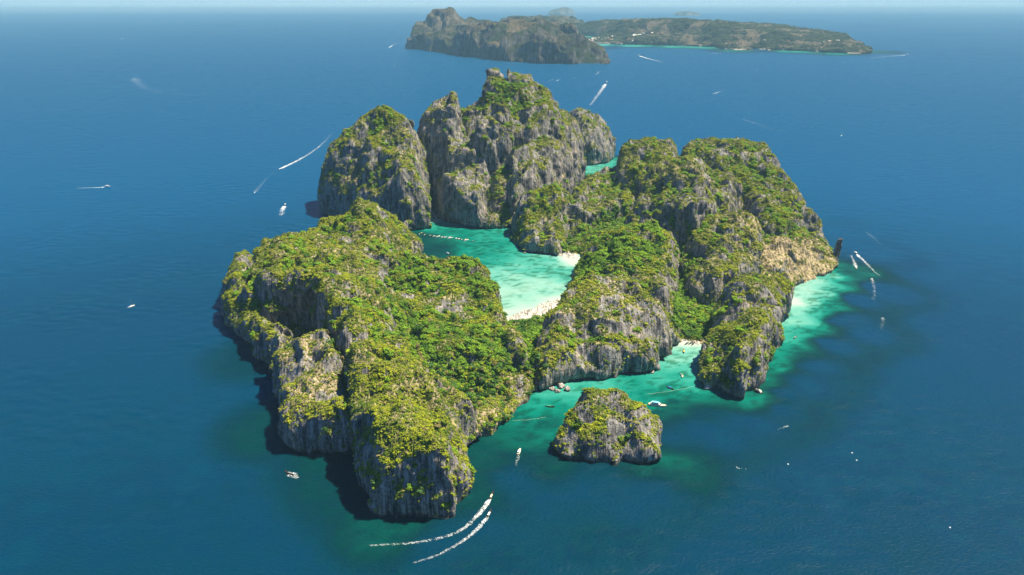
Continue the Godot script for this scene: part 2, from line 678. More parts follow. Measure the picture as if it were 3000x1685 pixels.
	massif(0, 1, 0.22, 0.1, 0, 34, 2.2, PackedVector2Array([Vector2(-496.2, -1176.9), Vector2(-478.4, -1134.9), Vector2(-449.5, -1095.4), Vector2(-405.5, -1046.7), Vector2(-382.2, -1036.9), Vector2(-383.1, -1080.3), Vector2(-425.7, -1176.9), Vector2(-461.7, -1269.4), Vector2(-495.8, -1352.9), Vector2(-522.7, -1341.9), Vector2(-516.2, -1259.6)]), PackedVector3Array([Vector3(-444.1, 74.7, -1140.0), Vector3(-455.3, 63.3, -1120.0), Vector3(-417.5, 85.7, -1110.0), Vector3(-410.4, 92.5, -1120.0), Vector3(-431.1, 47.0, -1090.0)]))
	massif(0, 1, 0.1, 0.1, 0, 16, 2.5, PackedVector2Array([Vector2(-475.0, -1185.0), Vector2(-473.2, -1220.0), Vector2(-448.5, -1240.0), Vector2(-425.7, -1230.0), Vector2(-412.1, -1190.0), Vector2(-426.9, -1165.0), Vector2(-451.8, -1165.0)]), PackedVector3Array([Vector3(-458.3, 67.7, -1205.0), Vector3(-443.2, 69.1, -1205.0), Vector3(-432.6, 88.8, -1215.0)]))
	massif(0, 1, 0.25, 0.15, 0.1, 30, 2, PackedVector2Array([Vector2(-405.5, -1046.7), Vector2(-381.1, -1002.9), Vector2(-343.2, -953.6), Vector2(-327.1, -970.8), Vector2(-319.2, -1000.0), Vector2(-328.6, -1020.0), Vector2(-349.6, -1020.0), Vector2(-408.3, -1080.3)]), PackedVector3Array([Vector3(-326.9, 96.3, -1015.0), Vector3(-343.8, 86.3, -1000.0), Vector3(-351.1, 64.3, -978.0), Vector3(-336.1, 44.1, -978.0), Vector3(-325.5, 39.9, -1000.0)]))
	massif(0, 1, 0.16, 0.25, -0.1, 20, 2.6, PackedVector2Array([Vector2(-343.2, -953.6), Vector2(-317.8, -888.4), Vector2(-302.8, -862.0), Vector2(-291.3, -816.8), Vector2(-278.6, -774.4), Vector2(-264.2, -762.5), Vector2(-248.2, -759.1), Vector2(-221.2, -752.5), Vector2(-192.6, -754.2), Vector2(-188.7, -757.0), Vector2(-198.4, -795.0), Vector2(-219.5, -865.0), Vector2(-251.8, -935.0), Vector2(-279.5, -925.0), Vector2(-323.6, -958.5)]), PackedVector3Array([Vector3(-295.7, 67.0, -885.0), Vector3(-254.9, 56.5, -788.0), Vector3(-226.4, 58.0, -775.0), Vector3(-195.2, 70.7, -765.0), Vector3(-244.2, 108.9, -905.0), Vector3(-221.2, 95.5, -862.0), Vector3(-257.5, 74.1, -860.0), Vector3(-260.0, 85.7, -895.0), Vector3(-236.9, 69.4, -815.0), Vector3(-275.3, 59.2, -845.0)]))
	massif(1, 0.3, 0.5, 0, 0.9, 30, 1.3, PackedVector2Array([Vector2(-23.6, -1131.6), Vector2(21.2, -1143.1), Vector2(76.4, -1185.6), Vector2(72.3, -1110.9), Vector2(42.8, -1009.6), Vector2(31.2, -911.5), Vector2(25.0, -880.9), Vector2(6.4, -889.4), Vector2(-4.9, -1036.9)]), PackedVector3Array([Vector3(0.0, 9.0, -1100.0), Vector3(40.0, 8.0, -1000.0)]))
	massif(1, 1, -0.5, 0, -9, 30, 1.2, PackedVector2Array([Vector2(-26.3, -1134.9), Vector2(-20.2, -1164.9), Vector2(1.4, -1183.8), Vector2(29.1, -1207.0), Vector2(58.0, -1236.6), Vector2(80.7, -1263.5), Vector2(93.1, -1277.3), Vector2(85.4, -1176.9), Vector2(27.7, -1139.8), Vector2(-16.8, -1114.1)]), PackedVector3Array([Vector3(0.0, 4.0, -1150.0), Vector3(60.0, 4.0, -1180.0)]))
	massif(1, 1, -0.5, 0, -9, 20, 1.2, PackedVector2Array([Vector2(257.9, -1053.9), Vector2(267.2, -1062.6), Vector2(280.2, -1059.6), Vector2(292.5, -1053.9), Vector2(306.8, -1080.3), Vector2(294.6, -1095.4), Vector2(269.1, -1089.3)]), PackedVector3Array([Vector3(255.0, 2.5, -1080.0)]))
	massif(1, 1, -0.5, 0, -9, 24, 1.2, PackedVector2Array([Vector2(-206.1, -1753.0), Vector2(-193.9, -1746.0), Vector2(-182.4, -1767.1), Vector2(-184.2, -1829.3), Vector2(-212.2, -1829.3)]), PackedVector3Array([Vector3(-195.0, 3.0, -1790.0)]))
	massif(1, 1, -0.5, 0, -9, 24, 1.2, PackedVector2Array([Vector2(97.3, -1487.2), Vector2(113.2, -1476.8), Vector2(135.1, -1471.7), Vector2(145.7, -1538.2), Vector2(106.8, -1546.6)]), PackedVector3Array([Vector3(110.0, 3.0, -1500.0)]))
	massif(2, 0.8, 0.12, 0.15, 0, 48, 2.2, PackedVector2Array([Vector2(26.1, -952.4), Vector2(30.1, -914.9), Vector2(38.1, -905.9), Vector2(59.0, -920.6), Vector2(81.6, -928.7), Vector2(115.4, -939.2), Vector2(156.4, -952.4), Vector2(189.2, -962.1), Vector2(207.7, -969.6), Vector2(209.2, -997.7), Vector2(230.8, -1002.9), Vector2(240.7, -1038.3), Vector2(253.0, -1048.2), Vector2(265.6, -1064.0), Vector2(276.0, -1134.9), Vector2(263.1, -1163.2), Vector2(211.0, -1173.4), Vector2(129.8, -1173.4), Vector2(73.6, -1134.9), Vector2(43.2, -1053.9)]), PackedVector3Array([Vector3(41.4, 64.5, -960.0), Vector3(63.4, 79.5, -1000.0), Vector3(108.1, 94.3, -1030.0), Vector3(141.1, 103.8, -1060.0), Vector3(180.7, 92.9, -1040.0), Vector3(212.5, 85.1, -1110.0), Vector3(244.6, 78.1, -1080.0), Vector3(178.5, 60.9, -985.0), Vector3(92.1, 49.0, -975.0), Vector3(254.5, 41.6, -1070.0)]))
	massif(2, 1, 0.28, 0.05, 0.25, 55, 2, PackedVector2Array([Vector2(74.6, -1176.9), Vector2(94.9, -1259.6), Vector2(121.4, -1359.5), Vector2(138.7, -1417.2), Vector2(172.0, -1446.5), Vector2(223.4, -1466.6), Vector2(287.8, -1459.0), Vector2(326.9, -1410.1), Vector2(327.4, -1331.1), Vector2(298.9, -1221.6), Vector2(269.1, -1159.8), Vector2(206.3, -1143.1), Vector2(126.9, -1143.1)]), PackedVector3Array([Vector3(96.4, 23.0, -1258.0), Vector3(110.2, 58.7, -1256.0), Vector3(143.5, 74.8, -1376.0), Vector3(175.1, 84.2, -1390.0), Vector3(212.1, 102.6, -1350.0), Vector3(248.6, 102.6, -1350.0), Vector3(269.1, 81.8, -1300.0), Vector3(188.5, 86.0, -1240.0), Vector3(148.7, 67.9, -1250.0), Vector3(237.9, 72.0, -1200.0), Vector3(159.0, 75.9, -1162.0), Vector3(274.6, 57.6, -1208.0)]))
	massif(3, 0.6, 0.2, 0.1, 0.05, 22, 3, PackedVector2Array([Vector2(258.1, -956.0), Vector2(256.6, -934.5), Vector2(264.8, -917.2), Vector2(280.9, -909.3), Vector2(296.5, -892.7), Vector2(306.5, -886.2), Vector2(318.6, -900.4), Vector2(335.8, -925.2), Vector2(358.7, -952.4), Vector2(384.7, -1002.9), Vector2(405.2, -1043.9), Vector2(424.0, -1087.8), Vector2(399.1, -1083.3), Vector2(353.3, -1077.3), Vector2(312.1, -1051.0), Vector2(288.6, -1027.2), Vector2(273.4, -1002.9)]), PackedVector3Array([Vector3(337.0, 78.4, -937.0), Vector3(368.4, 69.9, -945.0), Vector3(362.6, 83.7, -953.0), Vector3(357.0, 81.3, -985.0), Vector3(308.1, 64.9, -960.0), Vector3(274.4, 33.7, -970.0), Vector3(263.7, 18.8, -943.0), Vector3(282.2, 36.9, -935.0), Vector3(305.3, 76.5, -915.0), Vector3(290.0, 12.4, -913.0)]))
	massif(3, 0.7, 0.15, 0.1, 0.1, 42, 2.2, PackedVector2Array([Vector2(290.9, -1036.9), Vector2(313.3, -1068.4), Vector2(355.4, -1062.6), Vector2(424.3, -1092.3), Vector2(444.8, -1136.5), Vector2(475.5, -1185.6), Vector2(481.0, -1221.6), Vector2(449.5, -1221.6), Vector2(404.8, -1212.4), Vector2(356.1, -1185.6), Vector2(318.1, -1126.8)]), PackedVector3Array([Vector3(334.4, 85.9, -1080.0), Vector3(319.3, 56.6, -1080.0), Vector3(370.9, 105.9, -1090.0), Vector3(400.3, 87.0, -1098.0), Vector3(421.6, 58.9, -1096.0), Vector3(367.4, 64.2, -1084.0), Vector3(303.5, 23.7, -1062.0)]))
	massif(3, 1, 0.3, 0.5, -0.1, 60, 1.4, PackedVector2Array([Vector2(508.3, -1257.6), Vector2(530.4, -1305.8), Vector2(583.0, -1352.9), Vector2(633.9, -1384.4), Vector2(653.5, -1417.2), Vector2(668.0, -1459.0), Vector2(672.2, -1511.0), Vector2(680.2, -1546.6), Vector2(671.2, -1610.3), Vector2(599.8, -1610.3), Vector2(495.4, -1497.7), Vector2(430.0, -1352.9), Vector2(449.0, -1289.4)]), PackedVector3Array([Vector3(455.7, 51.8, -1330.0), Vector3(521.5, 65.3, -1400.0), Vector3(474.8, 55.2, -1298.0), Vector3(533.1, 56.6, -1340.0), Vector3(605.8, 49.3, -1410.0), Vector3(616.9, 26.2, -1400.0), Vector3(490.2, 25.0, -1290.0), Vector3(560.2, 7.5, -1356.0), Vector3(459.4, 70.2, -1400.0)]))
	massif(3, 1, 0, 0.1, 0, 14, 2.5, PackedVector2Array([Vector2(608.4, -1540.0), Vector2(622.6, -1500.0), Vector2(644.9, -1480.0), Vector2(662.1, -1500.0), Vector2(660.3, -1560.0), Vector2(660.2, -1630.0), Vector2(630.6, -1620.0)]), PackedVector3Array([Vector3(642.7, 73.5, -1590.0), Vector3(651.1, 72.5, -1565.0), Vector3(653.5, 37.7, -1505.0), Vector3(632.3, 42.5, -1545.0)]))
	massif(3, 1, 0.18, 0.2, 0.05, 34, 2.3, PackedVector2Array([Vector2(315.2, -1352.9), Vector2(303.6, -1227.2), Vector2(346.0, -1199.8), Vector2(399.4, -1217.9), Vector2(451.4, -1285.3), Vector2(481.4, -1370.7), Vector2(495.1, -1441.5), Vector2(454.8, -1471.7), Vector2(383.0, -1446.5), Vector2(336.3, -1398.3)]), PackedVector3Array([Vector3(422.6, 118.9, -1380.0), Vector3(453.5, 107.8, -1370.0), Vector3(442.8, 87.4, -1300.0), Vector3(405.5, 76.0, -1242.0), Vector3(373.8, 59.9, -1222.0), Vector3(376.7, 94.7, -1330.0), Vector3(341.5, 81.4, -1300.0), Vector3(313.6, 81.7, -1270.0), Vector3(338.1, 68.6, -1220.0)]))
	massif(4, 1, 0.2, 0.2, 0, 62, 2.1, PackedVector2Array([Vector2(252.7, -1497.7), Vector2(333.8, -1484.6), Vector2(397.5, -1508.3), Vector2(436.6, -1530.0), Vector2(491.7, -1580.8), Vector2(532.8, -1656.5), Vector2(535.6, -1732.2), Vector2(498.6, -1774.2), Vector2(423.0, -1785.0), Vector2(350.6, -1763.5), Vector2(293.2, -1705.2), Vector2(243.8, -1604.3)]), PackedVector3Array([Vector3(385.8, 174.7, -1670.0), Vector3(356.1, 165.1, -1660.0), Vector3(431.8, 155.9, -1640.0), Vector3(435.9, 148.8, -1580.0), Vector3(385.4, 133.1, -1540.0), Vector3(342.3, 123.2, -1530.0), Vector3(313.0, 120.6, -1600.0), Vector3(279.0, 99.0, -1540.0), Vector3(266.6, 57.2, -1554.0), Vector3(302.0, 43.5, -1508.0), Vector3(363.0, 31.5, -1516.0)]))
	massif(4, 1, -0.1, 0.2, -0.2, 10, 2.6, PackedVector2Array([Vector2(336.5, -1540.0), Vector2(337.6, -1490.0), Vector2(367.6, -1470.0), Vector2(411.3, -1490.0), Vector2(432.4, -1560.0), Vector2(405.5, -1590.0)]), PackedVector3Array([Vector3(335.9, 111.5, -1538.0), Vector3(359.7, 119.1, -1535.0), Vector3(394.6, 123.8, -1540.0), Vector3(419.4, 120.4, -1540.0)]))
	massif(4, 1, 0.25, 0.1, 0, 36, 2.2, PackedVector2Array([Vector2(267.4, -1830.0), Vector2(285.6, -1740.0), Vector2(325.2, -1700.0), Vector2(375.1, -1740.0), Vector2(395.4, -1800.0), Vector2(350.8, -1880.0), Vector2(292.7, -1880.0)]), PackedVector3Array([Vector3(336.6, 134.0, -1790.0), Vector3(296.7, 117.6, -1770.0), Vector3(362.5, 151.1, -1780.0), Vector3(383.6, 154.4, -1790.0)]))
	massif(4, 1, 0.2, 0.15, 0.05, 34, 2.2, PackedVector2Array([Vector2(247.6, -1792.2), Vector2(298.4, -1739.1), Vector2(359.0, -1756.5), Vector2(416.3, -1848.4), Vector2(442.2, -1949.4), Vector2(426.7, -2005.9), Vector2(362.9, -2014.9), Vector2(301.5, -2005.9), Vector2(262.1, -1907.8)]), PackedVector3Array([Vector3(273.5, 172.2, -1900.0), Vector3(303.4, 166.1, -1900.0), Vector3(351.5, 170.9, -1890.0), Vector3(384.6, 161.0, -1850.0), Vector3(404.7, 158.0, -1848.0), Vector3(322.1, 137.7, -1820.0), Vector3(265.9, 135.3, -1830.0), Vector3(341.7, 139.6, -1764.0), Vector3(295.6, 109.7, -1760.0)]))
	massif(4, 1, 0.05, 0.15, 0.1, 34, 2.2, PackedVector2Array([Vector2(122.3, -1610.3), Vector2(160.8, -1592.5), Vector2(219.7, -1640.9), Vector2(290.6, -1688.7), Vector2(315.3, -1848.4), Vector2(283.2, -1949.4), Vector2(235.4, -1949.4), Vector2(166.8, -1887.6), Vector2(133.4, -1774.2)]), PackedVector3Array([Vector3(162.0, 80.0, -1740.0), Vector3(206.5, 90.7, -1810.0), Vector3(234.3, 93.9, -1840.0), Vector3(254.7, 106.8, -1850.0), Vector3(197.8, 73.2, -1720.0), Vector3(246.8, 77.9, -1740.0), Vector3(273.5, 83.4, -1730.0), Vector3(139.3, 59.1, -1680.0)]))
	massif(4, 1, 0.15, 0.1, 0.1, 40, 2.2, PackedVector2Array([Vector2(414.0, -1887.6), Vector2(434.9, -1992.6), Vector2(477.0, -2037.7), Vector2(546.7, -2051.5), Vector2(631.6, -2037.7), Vector2(675.7, -1983.8), Vector2(678.0, -1907.8), Vector2(671.4, -1810.6), Vector2(680.8, -1711.9), Vector2(658.6, -1595.4), Vector2(553.7, -1471.7), Vector2(512.1, -1497.7), Vector2(523.5, -1688.7), Vector2(479.1, -1774.2)]), PackedVector3Array([Vector3(489.5, 153.8, -1880.0), Vector3(526.6, 167.9, -1890.0), Vector3(558.2, 170.9, -1890.0), Vector3(589.1, 163.7, -1880.0), Vector3(608.3, 151.5, -1860.0), Vector3(612.9, 129.9, -1810.0), Vector3(603.7, 105.2, -1750.0), Vector3(605.5, 90.2, -1670.0), Vector3(625.2, 101.8, -1630.0), Vector3(620.8, 80.0, -1580.0), Vector3(534.0, 103.0, -1666.0), Vector3(526.2, 86.3, -1520.0), Vector3(552.8, 58.7, -1490.0), Vector3(448.9, 144.1, -1890.0), Vector3(520.3, 119.4, -1720.0)]))
	massif(4, 1, 0.15, 0.1, 0, 36, 2, PackedVector2Array([Vector2(-3.7, -1653.4), Vector2(2.6, -1575.0), Vector2(20.3, -1513.7), Vector2(68.4, -1492.4), Vector2(97.0, -1482.0), Vector2(104.4, -1508.3), Vector2(130.9, -1546.6), Vector2(167.9, -1592.5), Vector2(175.1, -1698.6), Vector2(127.1, -1753.0), Vector2(59.3, -1739.1), Vector2(11.3, -1711.9)]), PackedVector3Array([Vector3(87.7, 112.1, -1640.0), Vector3(47.3, 100.6, -1650.0), Vector3(24.5, 75.3, -1600.0), Vector3(10.5, 36.3, -1590.0), Vector3(36.3, 49.1, -1570.0), Vector3(126.8, 99.7, -1650.0), Vector3(114.0, 49.9, -1570.0), Vector3(78.2, 39.6, -1540.0), Vector3(131.8, 15.5, -1564.0)]))
	massif(1, 0.3, 0.45, 0.05, 0.6, 40, 1.2, PackedVector2Array([Vector2(93.7, -1497.7), Vector2(135.6, -1497.7), Vector2(227.6, -1497.7), Vector2(347.3, -1552.2), Vector2(315.2, -1352.9), Vector2(272.5, -1176.9), Vector2(256.0, -1062.6), Vector2(270.9, -1068.4), Vector2(292.6, -1059.6), Vector2(300.9, -1048.2), Vector2(352.8, -1159.8), Vector2(436.2, -1375.3), Vector2(489.7, -1739.1), Vector2(372.8, -1887.6), Vector2(210.3, -1810.6), Vector2(121.9, -1672.5)]), PackedVector3Array([Vector3(100.0, 14.0, -1560.0), Vector3(200.0, 43.0, -1500.0), Vector3(330.0, 43.0, -1300.0), Vector3(320.0, 12.0, -1105.0), Vector3(330.0, 19.0, -1180.0)]))
	massif(5, 0.8, 0.16, 0.25, 0.05, 62, 2, PackedVector2Array([Vector2(-503.6, -1887.6), Vector2(-470.2, -1806.9), Vector2(-431.4, -1774.2), Vector2(-336.4, -1705.2), Vector2(-250.2, -1672.5), Vector2(-196.9, -1692.0), Vector2(-202.4, -1792.2), Vector2(-214.2, -1887.6), Vector2(-252.1, -1992.6), Vector2(-362.2, -2037.7), Vector2(-463.1, -1992.6), Vector2(-512.2, -1949.4)]), PackedVector3Array([Vector3(-495.7, 99.6, -1860.0), Vector3(-470.4, 142.7, -1880.0), Vector3(-420.7, 191.7, -1890.0), Vector3(-361.8, 241.0, -1880.0), Vector3(-318.9, 257.7, -1870.0), Vector3(-279.0, 250.4, -1860.0), Vector3(-258.4, 234.6, -1850.0), Vector3(-242.0, 217.0, -1840.0), Vector3(-339.0, 208.3, -1800.0), Vector3(-387.2, 128.0, -1770.0), Vector3(-325.9, 114.5, -1740.0), Vector3(-270.7, 166.5, -1770.0), Vector3(-225.2, 170.0, -1820.0), Vector3(-216.8, 117.6, -1770.0)]))
	massif(5, 1, 0.2, 0.1, 0.1, 18, 2.6, PackedVector2Array([Vector2(-306.0, -1692.0), Vector2(-249.8, -1669.3), Vector2(-196.5, -1688.7), Vector2(-202.4, -1792.2), Vector2(-230.4, -1848.4), Vector2(-305.5, -1810.6)]), PackedVector3Array([Vector3(-233.2, 100.6, -1745.0), Vector3(-207.2, 83.7, -1740.0), Vector3(-270.8, 87.4, -1740.0), Vector3(-300.2, 44.9, -1730.0)]))
	massif(6, 1, 0.1, 0.25, 0.1, 45, 2, PackedVector2Array([Vector2(-189.1, -1806.9), Vector2(-177.2, -1763.5), Vector2(-144.6, -1728.8), Vector2(-79.0, -1685.4), Vector2(-44.6, -1682.2), Vector2(-2.8, -1695.3), Vector2(40.2, -1739.1), Vector2(113.2, -1848.4), Vector2(162.8, -1970.8), Vector2(211.9, -2158.8), Vector2(213.7, -2288.2), Vector2(193.8, -2382.7), Vector2(67.9, -2445.5), Vector2(-88.8, -2445.5), Vector2(-192.3, -2265.7), Vector2(-238.3, -2014.9)]), PackedVector3Array([Vector3(-175.4, 23.2, -1806.0), Vector3(-131.7, 30.1, -1745.0), Vector3(-64.8, 19.5, -1740.0), Vector3(1.9, 31.5, -1740.0), Vector3(-174.7, 114.1, -1830.0), Vector3(-124.7, 118.1, -1820.0), Vector3(-56.3, 110.4, -1810.0), Vector3(11.8, 106.1, -1830.0), Vector3(113.3, 101.1, -1886.0), Vector3(165.3, 79.1, -2032.0), Vector3(-213.0, 163.9, -1890.0), Vector3(-157.4, 183.8, -1890.0), Vector3(-67.5, 175.6, -1880.0), Vector3(12.0, 172.1, -1900.0), Vector3(104.0, 168.4, -1930.0), Vector3(149.5, 157.1, -1990.0), Vector3(-245.3, 211.4, -1970.0), Vector3(-192.8, 244.2, -1970.0), Vector3(-90.6, 240.4, -1980.0), Vector3(12.3, 231.6, -1970.0), Vector3(117.5, 215.9, -2010.0), Vector3(149.9, 197.8, -2060.0), Vector3(66.7, 258.9, -2080.0), Vector3(-40.4, 271.6, -2060.0)]))
	massif(6, 1, 0.05, 0.25, 0, 42, 2.1, PackedVector2Array([Vector2(-266.0, -1960.0), Vector2(-240.9, -1895.0), Vector2(-185.7, -1870.0), Vector2(-136.6, -1880.0), Vector2(-110.3, -1920.0), Vector2(-130.2, -2040.0), Vector2(-191.0, -2070.0), Vector2(-254.5, -2050.0)]), PackedVector3Array([Vector3(-245.3, 226.2, -1970.0), Vector3(-218.4, 237.7, -1970.0), Vector3(-187.7, 263.5, -1980.0), Vector3(-141.9, 294.7, -1975.0), Vector3(-133.6, 283.8, -1985.0), Vector3(-190.1, 235.7, -1940.0), Vector3(-138.6, 263.5, -1930.0)]))
	massif(6, 1, 0.12, 0.15, 0.2, 55, 2.1, PackedVector2Array([Vector2(-106.9, -1960.0), Vector2(-98.4, -1920.0), Vector2(-48.1, -1900.0), Vector2(2.0, -1900.0), Vector2(52.3, -1910.0), Vector2(114.7, -1950.0), Vector2(150.2, -2010.0), Vector2(146.4, -2120.0), Vector2(76.0, -2200.0), Vector2(-42.9, -2200.0), Vector2(-106.3, -2100.0)]), PackedVector3Array([Vector3(-102.2, 296.8, -2020.0), Vector3(-89.3, 313.1, -2040.0), Vector3(-64.2, 310.4, -2050.0), Vector3(2.1, 293.2, -2030.0), Vector3(55.1, 292.4, -2100.0), Vector3(73.2, 278.8, -2120.0), Vector3(97.8, 266.0, -2080.0), Vector3(126.9, 252.6, -2070.0), Vector3(145.1, 216.2, -2040.0), Vector3(-48.8, 253.0, -1960.0), Vector3(12.2, 236.3, -1950.0), Vector3(73.3, 241.2, -1950.0), Vector3(-78.9, 253.4, -1940.0)]))
	massif(6, 1, 0, 0.2, 0, 24, 2.4, PackedVector2Array([Vector2(-112.1, -1890.0), Vector2(-95.7, -1850.0), Vector2(-46.8, -1840.0), Vector2(-2.9, -1850.0), Vector2(2.0, -1900.0), Vector2(-48.6, -1940.0), Vector2(-98.8, -1930.0)]), PackedVector3Array([Vector3(-87.5, 222.7, -1900.0), Vector3(-52.6, 229.4, -1900.0), Vector3(-22.8, 213.3, -1890.0)]))
	massif(6, 1, 0, 0.2, 0, 18, 2.4, PackedVector2Array([Vector2(-5.8, -1800.0), Vector2(11.6, -1820.0), Vector2(45.8, -1840.0), Vector2(41.7, -1880.0), Vector2(2.0, -1880.0), Vector2(-17.7, -1850.0)]), PackedVector3Array([Vector3(2.0, 174.2, -1850.0), Vector3(21.6, 177.1, -1860.0)]))
	massif(6, 0.3, -0.35, 0, -0.3, 20, 2.4, PackedVector2Array([Vector2(-83.2, -2130.0), Vector2(-28.5, -2130.0), Vector2(-11.1, -2170.0), Vector2(-29.8, -2240.0), Vector2(-71.9, -2230.0), Vector2(-89.4, -2180.0)]), PackedVector3Array([Vector3(-65.7, 324.4, -2180.0), Vector3(-53.4, 324.4, -2180.0), Vector3(-42.3, 310.9, -2175.0), Vector3(-25.6, 310.3, -2170.0)]))
	massif(6, 0.5, -0.1, 0.1, 0, 25, 2.3, PackedVector2Array([Vector2(-28.3, -2110.0), Vector2(61.8, -2100.0), Vector2(86.5, -2150.0), Vector2(65.0, -2220.0), Vector2(2.3, -2230.0), Vector2(-33.7, -2190.0)]), PackedVector3Array([Vector3(-18.9, 323.2, -2170.0), Vector3(13.3, 302.7, -2170.0), Vector3(41.0, 306.4, -2165.0), Vector3(63.0, 288.2, -2150.0)]))
	massif(6, 1, -0.05, 0.2, 0, 26, 2.2, PackedVector2Array([Vector2(-189.1, -1806.9), Vector2(-177.2, -1763.5), Vector2(-144.6, -1728.8), Vector2(-79.0, -1685.4), Vector2(-55.5, -1739.1), Vector2(-68.7, -1848.4), Vector2(-152.4, -1887.6), Vector2(-186.7, -1867.8)]), PackedVector3Array([Vector3(-158.7, 110.9, -1755.0), Vector3(-120.8, 107.9, -1755.0), Vector3(-92.1, 87.4, -1740.0)]))
	massif(6, 1, 0.05, 0.2, 0, 26, 2.4, PackedVector2Array([Vector2(-178.2, -1829.3), Vector2(-68.1, -1829.3), Vector2(-62.1, -1970.8), Vector2(-107.1, -2014.9), Vector2(-183.6, -2014.9), Vector2(-202.7, -1928.4)]), PackedVector3Array([Vector3(-165.1, 160.0, -1838.0), Vector3(-134.8, 160.0, -1838.0), Vector3(-99.5, 168.4, -1838.0), Vector3(-76.5, 143.7, -1840.0)]))
	massif(6, 1, -0.02, 0.2, 0, 28, 2.2, PackedVector2Array([Vector2(-2.8, -1695.3), Vector2(90.4, -1792.2), Vector2(115.4, -1887.6), Vector2(87.8, -1970.8), Vector2(12.6, -1928.4), Vector2(-12.8, -1792.2)]), PackedVector3Array([Vector3(49.6, 141.7, -1790.0), Vector3(21.0, 121.7, -1780.0), Vector3(80.8, 122.4, -1794.0)]))
	massif(7, 1, 0, 0.1, 0.05, 60, 2.2, PackedVector2Array([Vector2(215.0, -2407.5), Vector2(260.7, -2401.2), Vector2(308.8, -2439.1), Vector2(340.1, -2511.5), Vector2(357.5, -2616.8), Vector2(306.9, -2730.6), Vector2(220.0, -2730.6), Vector2(167.5, -2580.8)]), PackedVector3Array([Vector3(165.0, 167.0, -2580.0), Vector3(201.7, 176.7, -2550.0), Vector3(247.2, 151.3, -2550.0), Vector3(279.1, 126.5, -2540.0), Vector3(306.2, 92.9, -2530.0), Vector3(338.6, 57.2, -2520.0)]))
	massif(8, 0.45, 0.08, 0.1, 0, 52, 1.75, PackedVector2Array([Vector2(47.3, -773.6), Vector2(46.2, -760.8), Vector2(54.5, -748.4), Vector2(74.5, -736.3), Vector2(97.2, -733.9), Vector2(125.0, -736.3), Vector2(156.0, -729.2), Vector2(168.7, -736.3), Vector2(180.1, -765.0), Vector2(186.0, -791.1), Vector2(177.0, -809.3), Vector2(157.0, -824.4), Vector2(128.2, -835.0), Vector2(81.9, -828.2), Vector2(55.0, -800.2)]), PackedVector3Array([Vector3(71.5, 60.4, -780.0), Vector3(96.6, 73.9, -800.0), Vector3(121.2, 73.3, -805.0), Vector3(144.1, 65.8, -795.0), Vector3(153.7, 52.7, -785.0), Vector3(158.3, 43.5, -772.0), Vector3(173.0, 35.7, -760.0), Vector3(108.5, 49.4, -770.0), Vector3(61.6, 41.0, -765.0), Vector3(126.0, 25.9, -753.0)]))
	caves = [[Vector3(-313.0, 47.2, -1058.0), Vector3(58, 48, 30)]]
	cuts.append([PackedVector2Array([Vector2(-196.8, -1130.0), Vector2(-112.8, -930.0), Vector2(-59.9, -850.0), Vector2(-9.2, -845.0)]), 12, 38])
	cuts.append([PackedVector2Array([Vector2(98.0, -1060.0), Vector2(192.3, -1080.0), Vector2(249.1, -1080.0)]), 22, 24])
	cuts.append([PackedVector2Array([Vector2(284.6, -1560.0), Vector2(330.3, -1680.0), Vector2(370.0, -1740.0)]), 30, 17])
	cuts.append([PackedVector2Array([Vector2(469.5, -1720.0), Vector2(448.7, -1600.0), Vector2(427.2, -1480.0)]), 34, 22])
	cuts.append([PackedVector2Array([Vector2(138.8, -1690.0), Vector2(124.2, -1590.0)]), 25, 20])
	cuts.append([PackedVector2Array([Vector2(-49.7, -1830.0), Vector2(-60.6, -1780.0), Vector2(-64.7, -1740.0)]), 28, 17])
	cuts.append([PackedVector2Array([Vector2(304.1, -1030.0), Vector2(353.2, -1040.0), Vector2(406.5, -1050.0)]), 18, 16])
	cuts.append([PackedVector2Array([Vector2(328.3, -1300.0), Vector2(302.0, -1190.0), Vector2(289.6, -1110.0)]), 40, 30])
	cuts.append([PackedVector2Array([Vector2(250.8, -1860.0), Vector2(195.5, -1690.0)]), 16, 22])
	cuts.append([PackedVector2Array([Vector2(-265.4, -1260.0), Vector2(-286.6, -1120.0), Vector2(-330.4, -1120.0)]), 8, 30])
	cuts.append([PackedVector2Array([Vector2(-94.7, -745.0), Vector2(-70.5, -735.0), Vector2(-48.6, -730.0)]), 9, 18])
	cuts.append([PackedVector2Array([Vector2(-333.2, -1820.0), Vector2(-371.7, -1790.0)]), 18, 20])
	cuts.append([PackedVector2Array([Vector2(22.3, -1940.0), Vector2(11.9, -1860.0)]), 22, 22])
	cuts.append([PackedVector2Array([Vector2(432.3, -1340.0), Vector2(404.3, -1210.0)]), 22, 20])
	spots.append([Vector2(-108.5, -1000.0), 110, 0.7, -0.1, -0.1])
	spots.append([Vector2(-71.2, -870.0), 80, 0.7, -0.1, -0.1])
	spots.append([Vector2(-157.2, -1180.0), 70, 0.7, -0.1, -0.1])
	spots.append([Vector2(-31.5, -920.0), 60, 0.6, -0.1, -0.1])
	spots.append([Vector2(-254.8, -1180.0), 60, 0.1, 0.2, 0.1])
	spots.append([Vector2(-107.5, -720.0), 60, -0.5, 0.05, -0.25])
	spots.append([Vector2(-135.8, -800.0), 70, -0.4, 0.1, -0.2])
	spots.append([Vector2(-262.8, -1340.0), 70, 0, 0, -0.25])
	spots.append([Vector2(-128.1, -1080.0), 50, -0.2, 0, 0.35])
	spots.append([Vector2(-73.0, -1080.0), 45, -0.2, 0, 0.3])
	spots.append([Vector2(-226.2, -1380.0), 35, 0, 0, 0.4])
	spots.append([Vector2(-277.6, -1230.0), 35, 0, 0.3, 0.35])
	spots.append([Vector2(-271.6, -880.0), 50, -0.2, 0.3, 0.1])
	spots.append([Vector2(-236.0, -810.0), 50, -0.2, 0.3, 0.15])
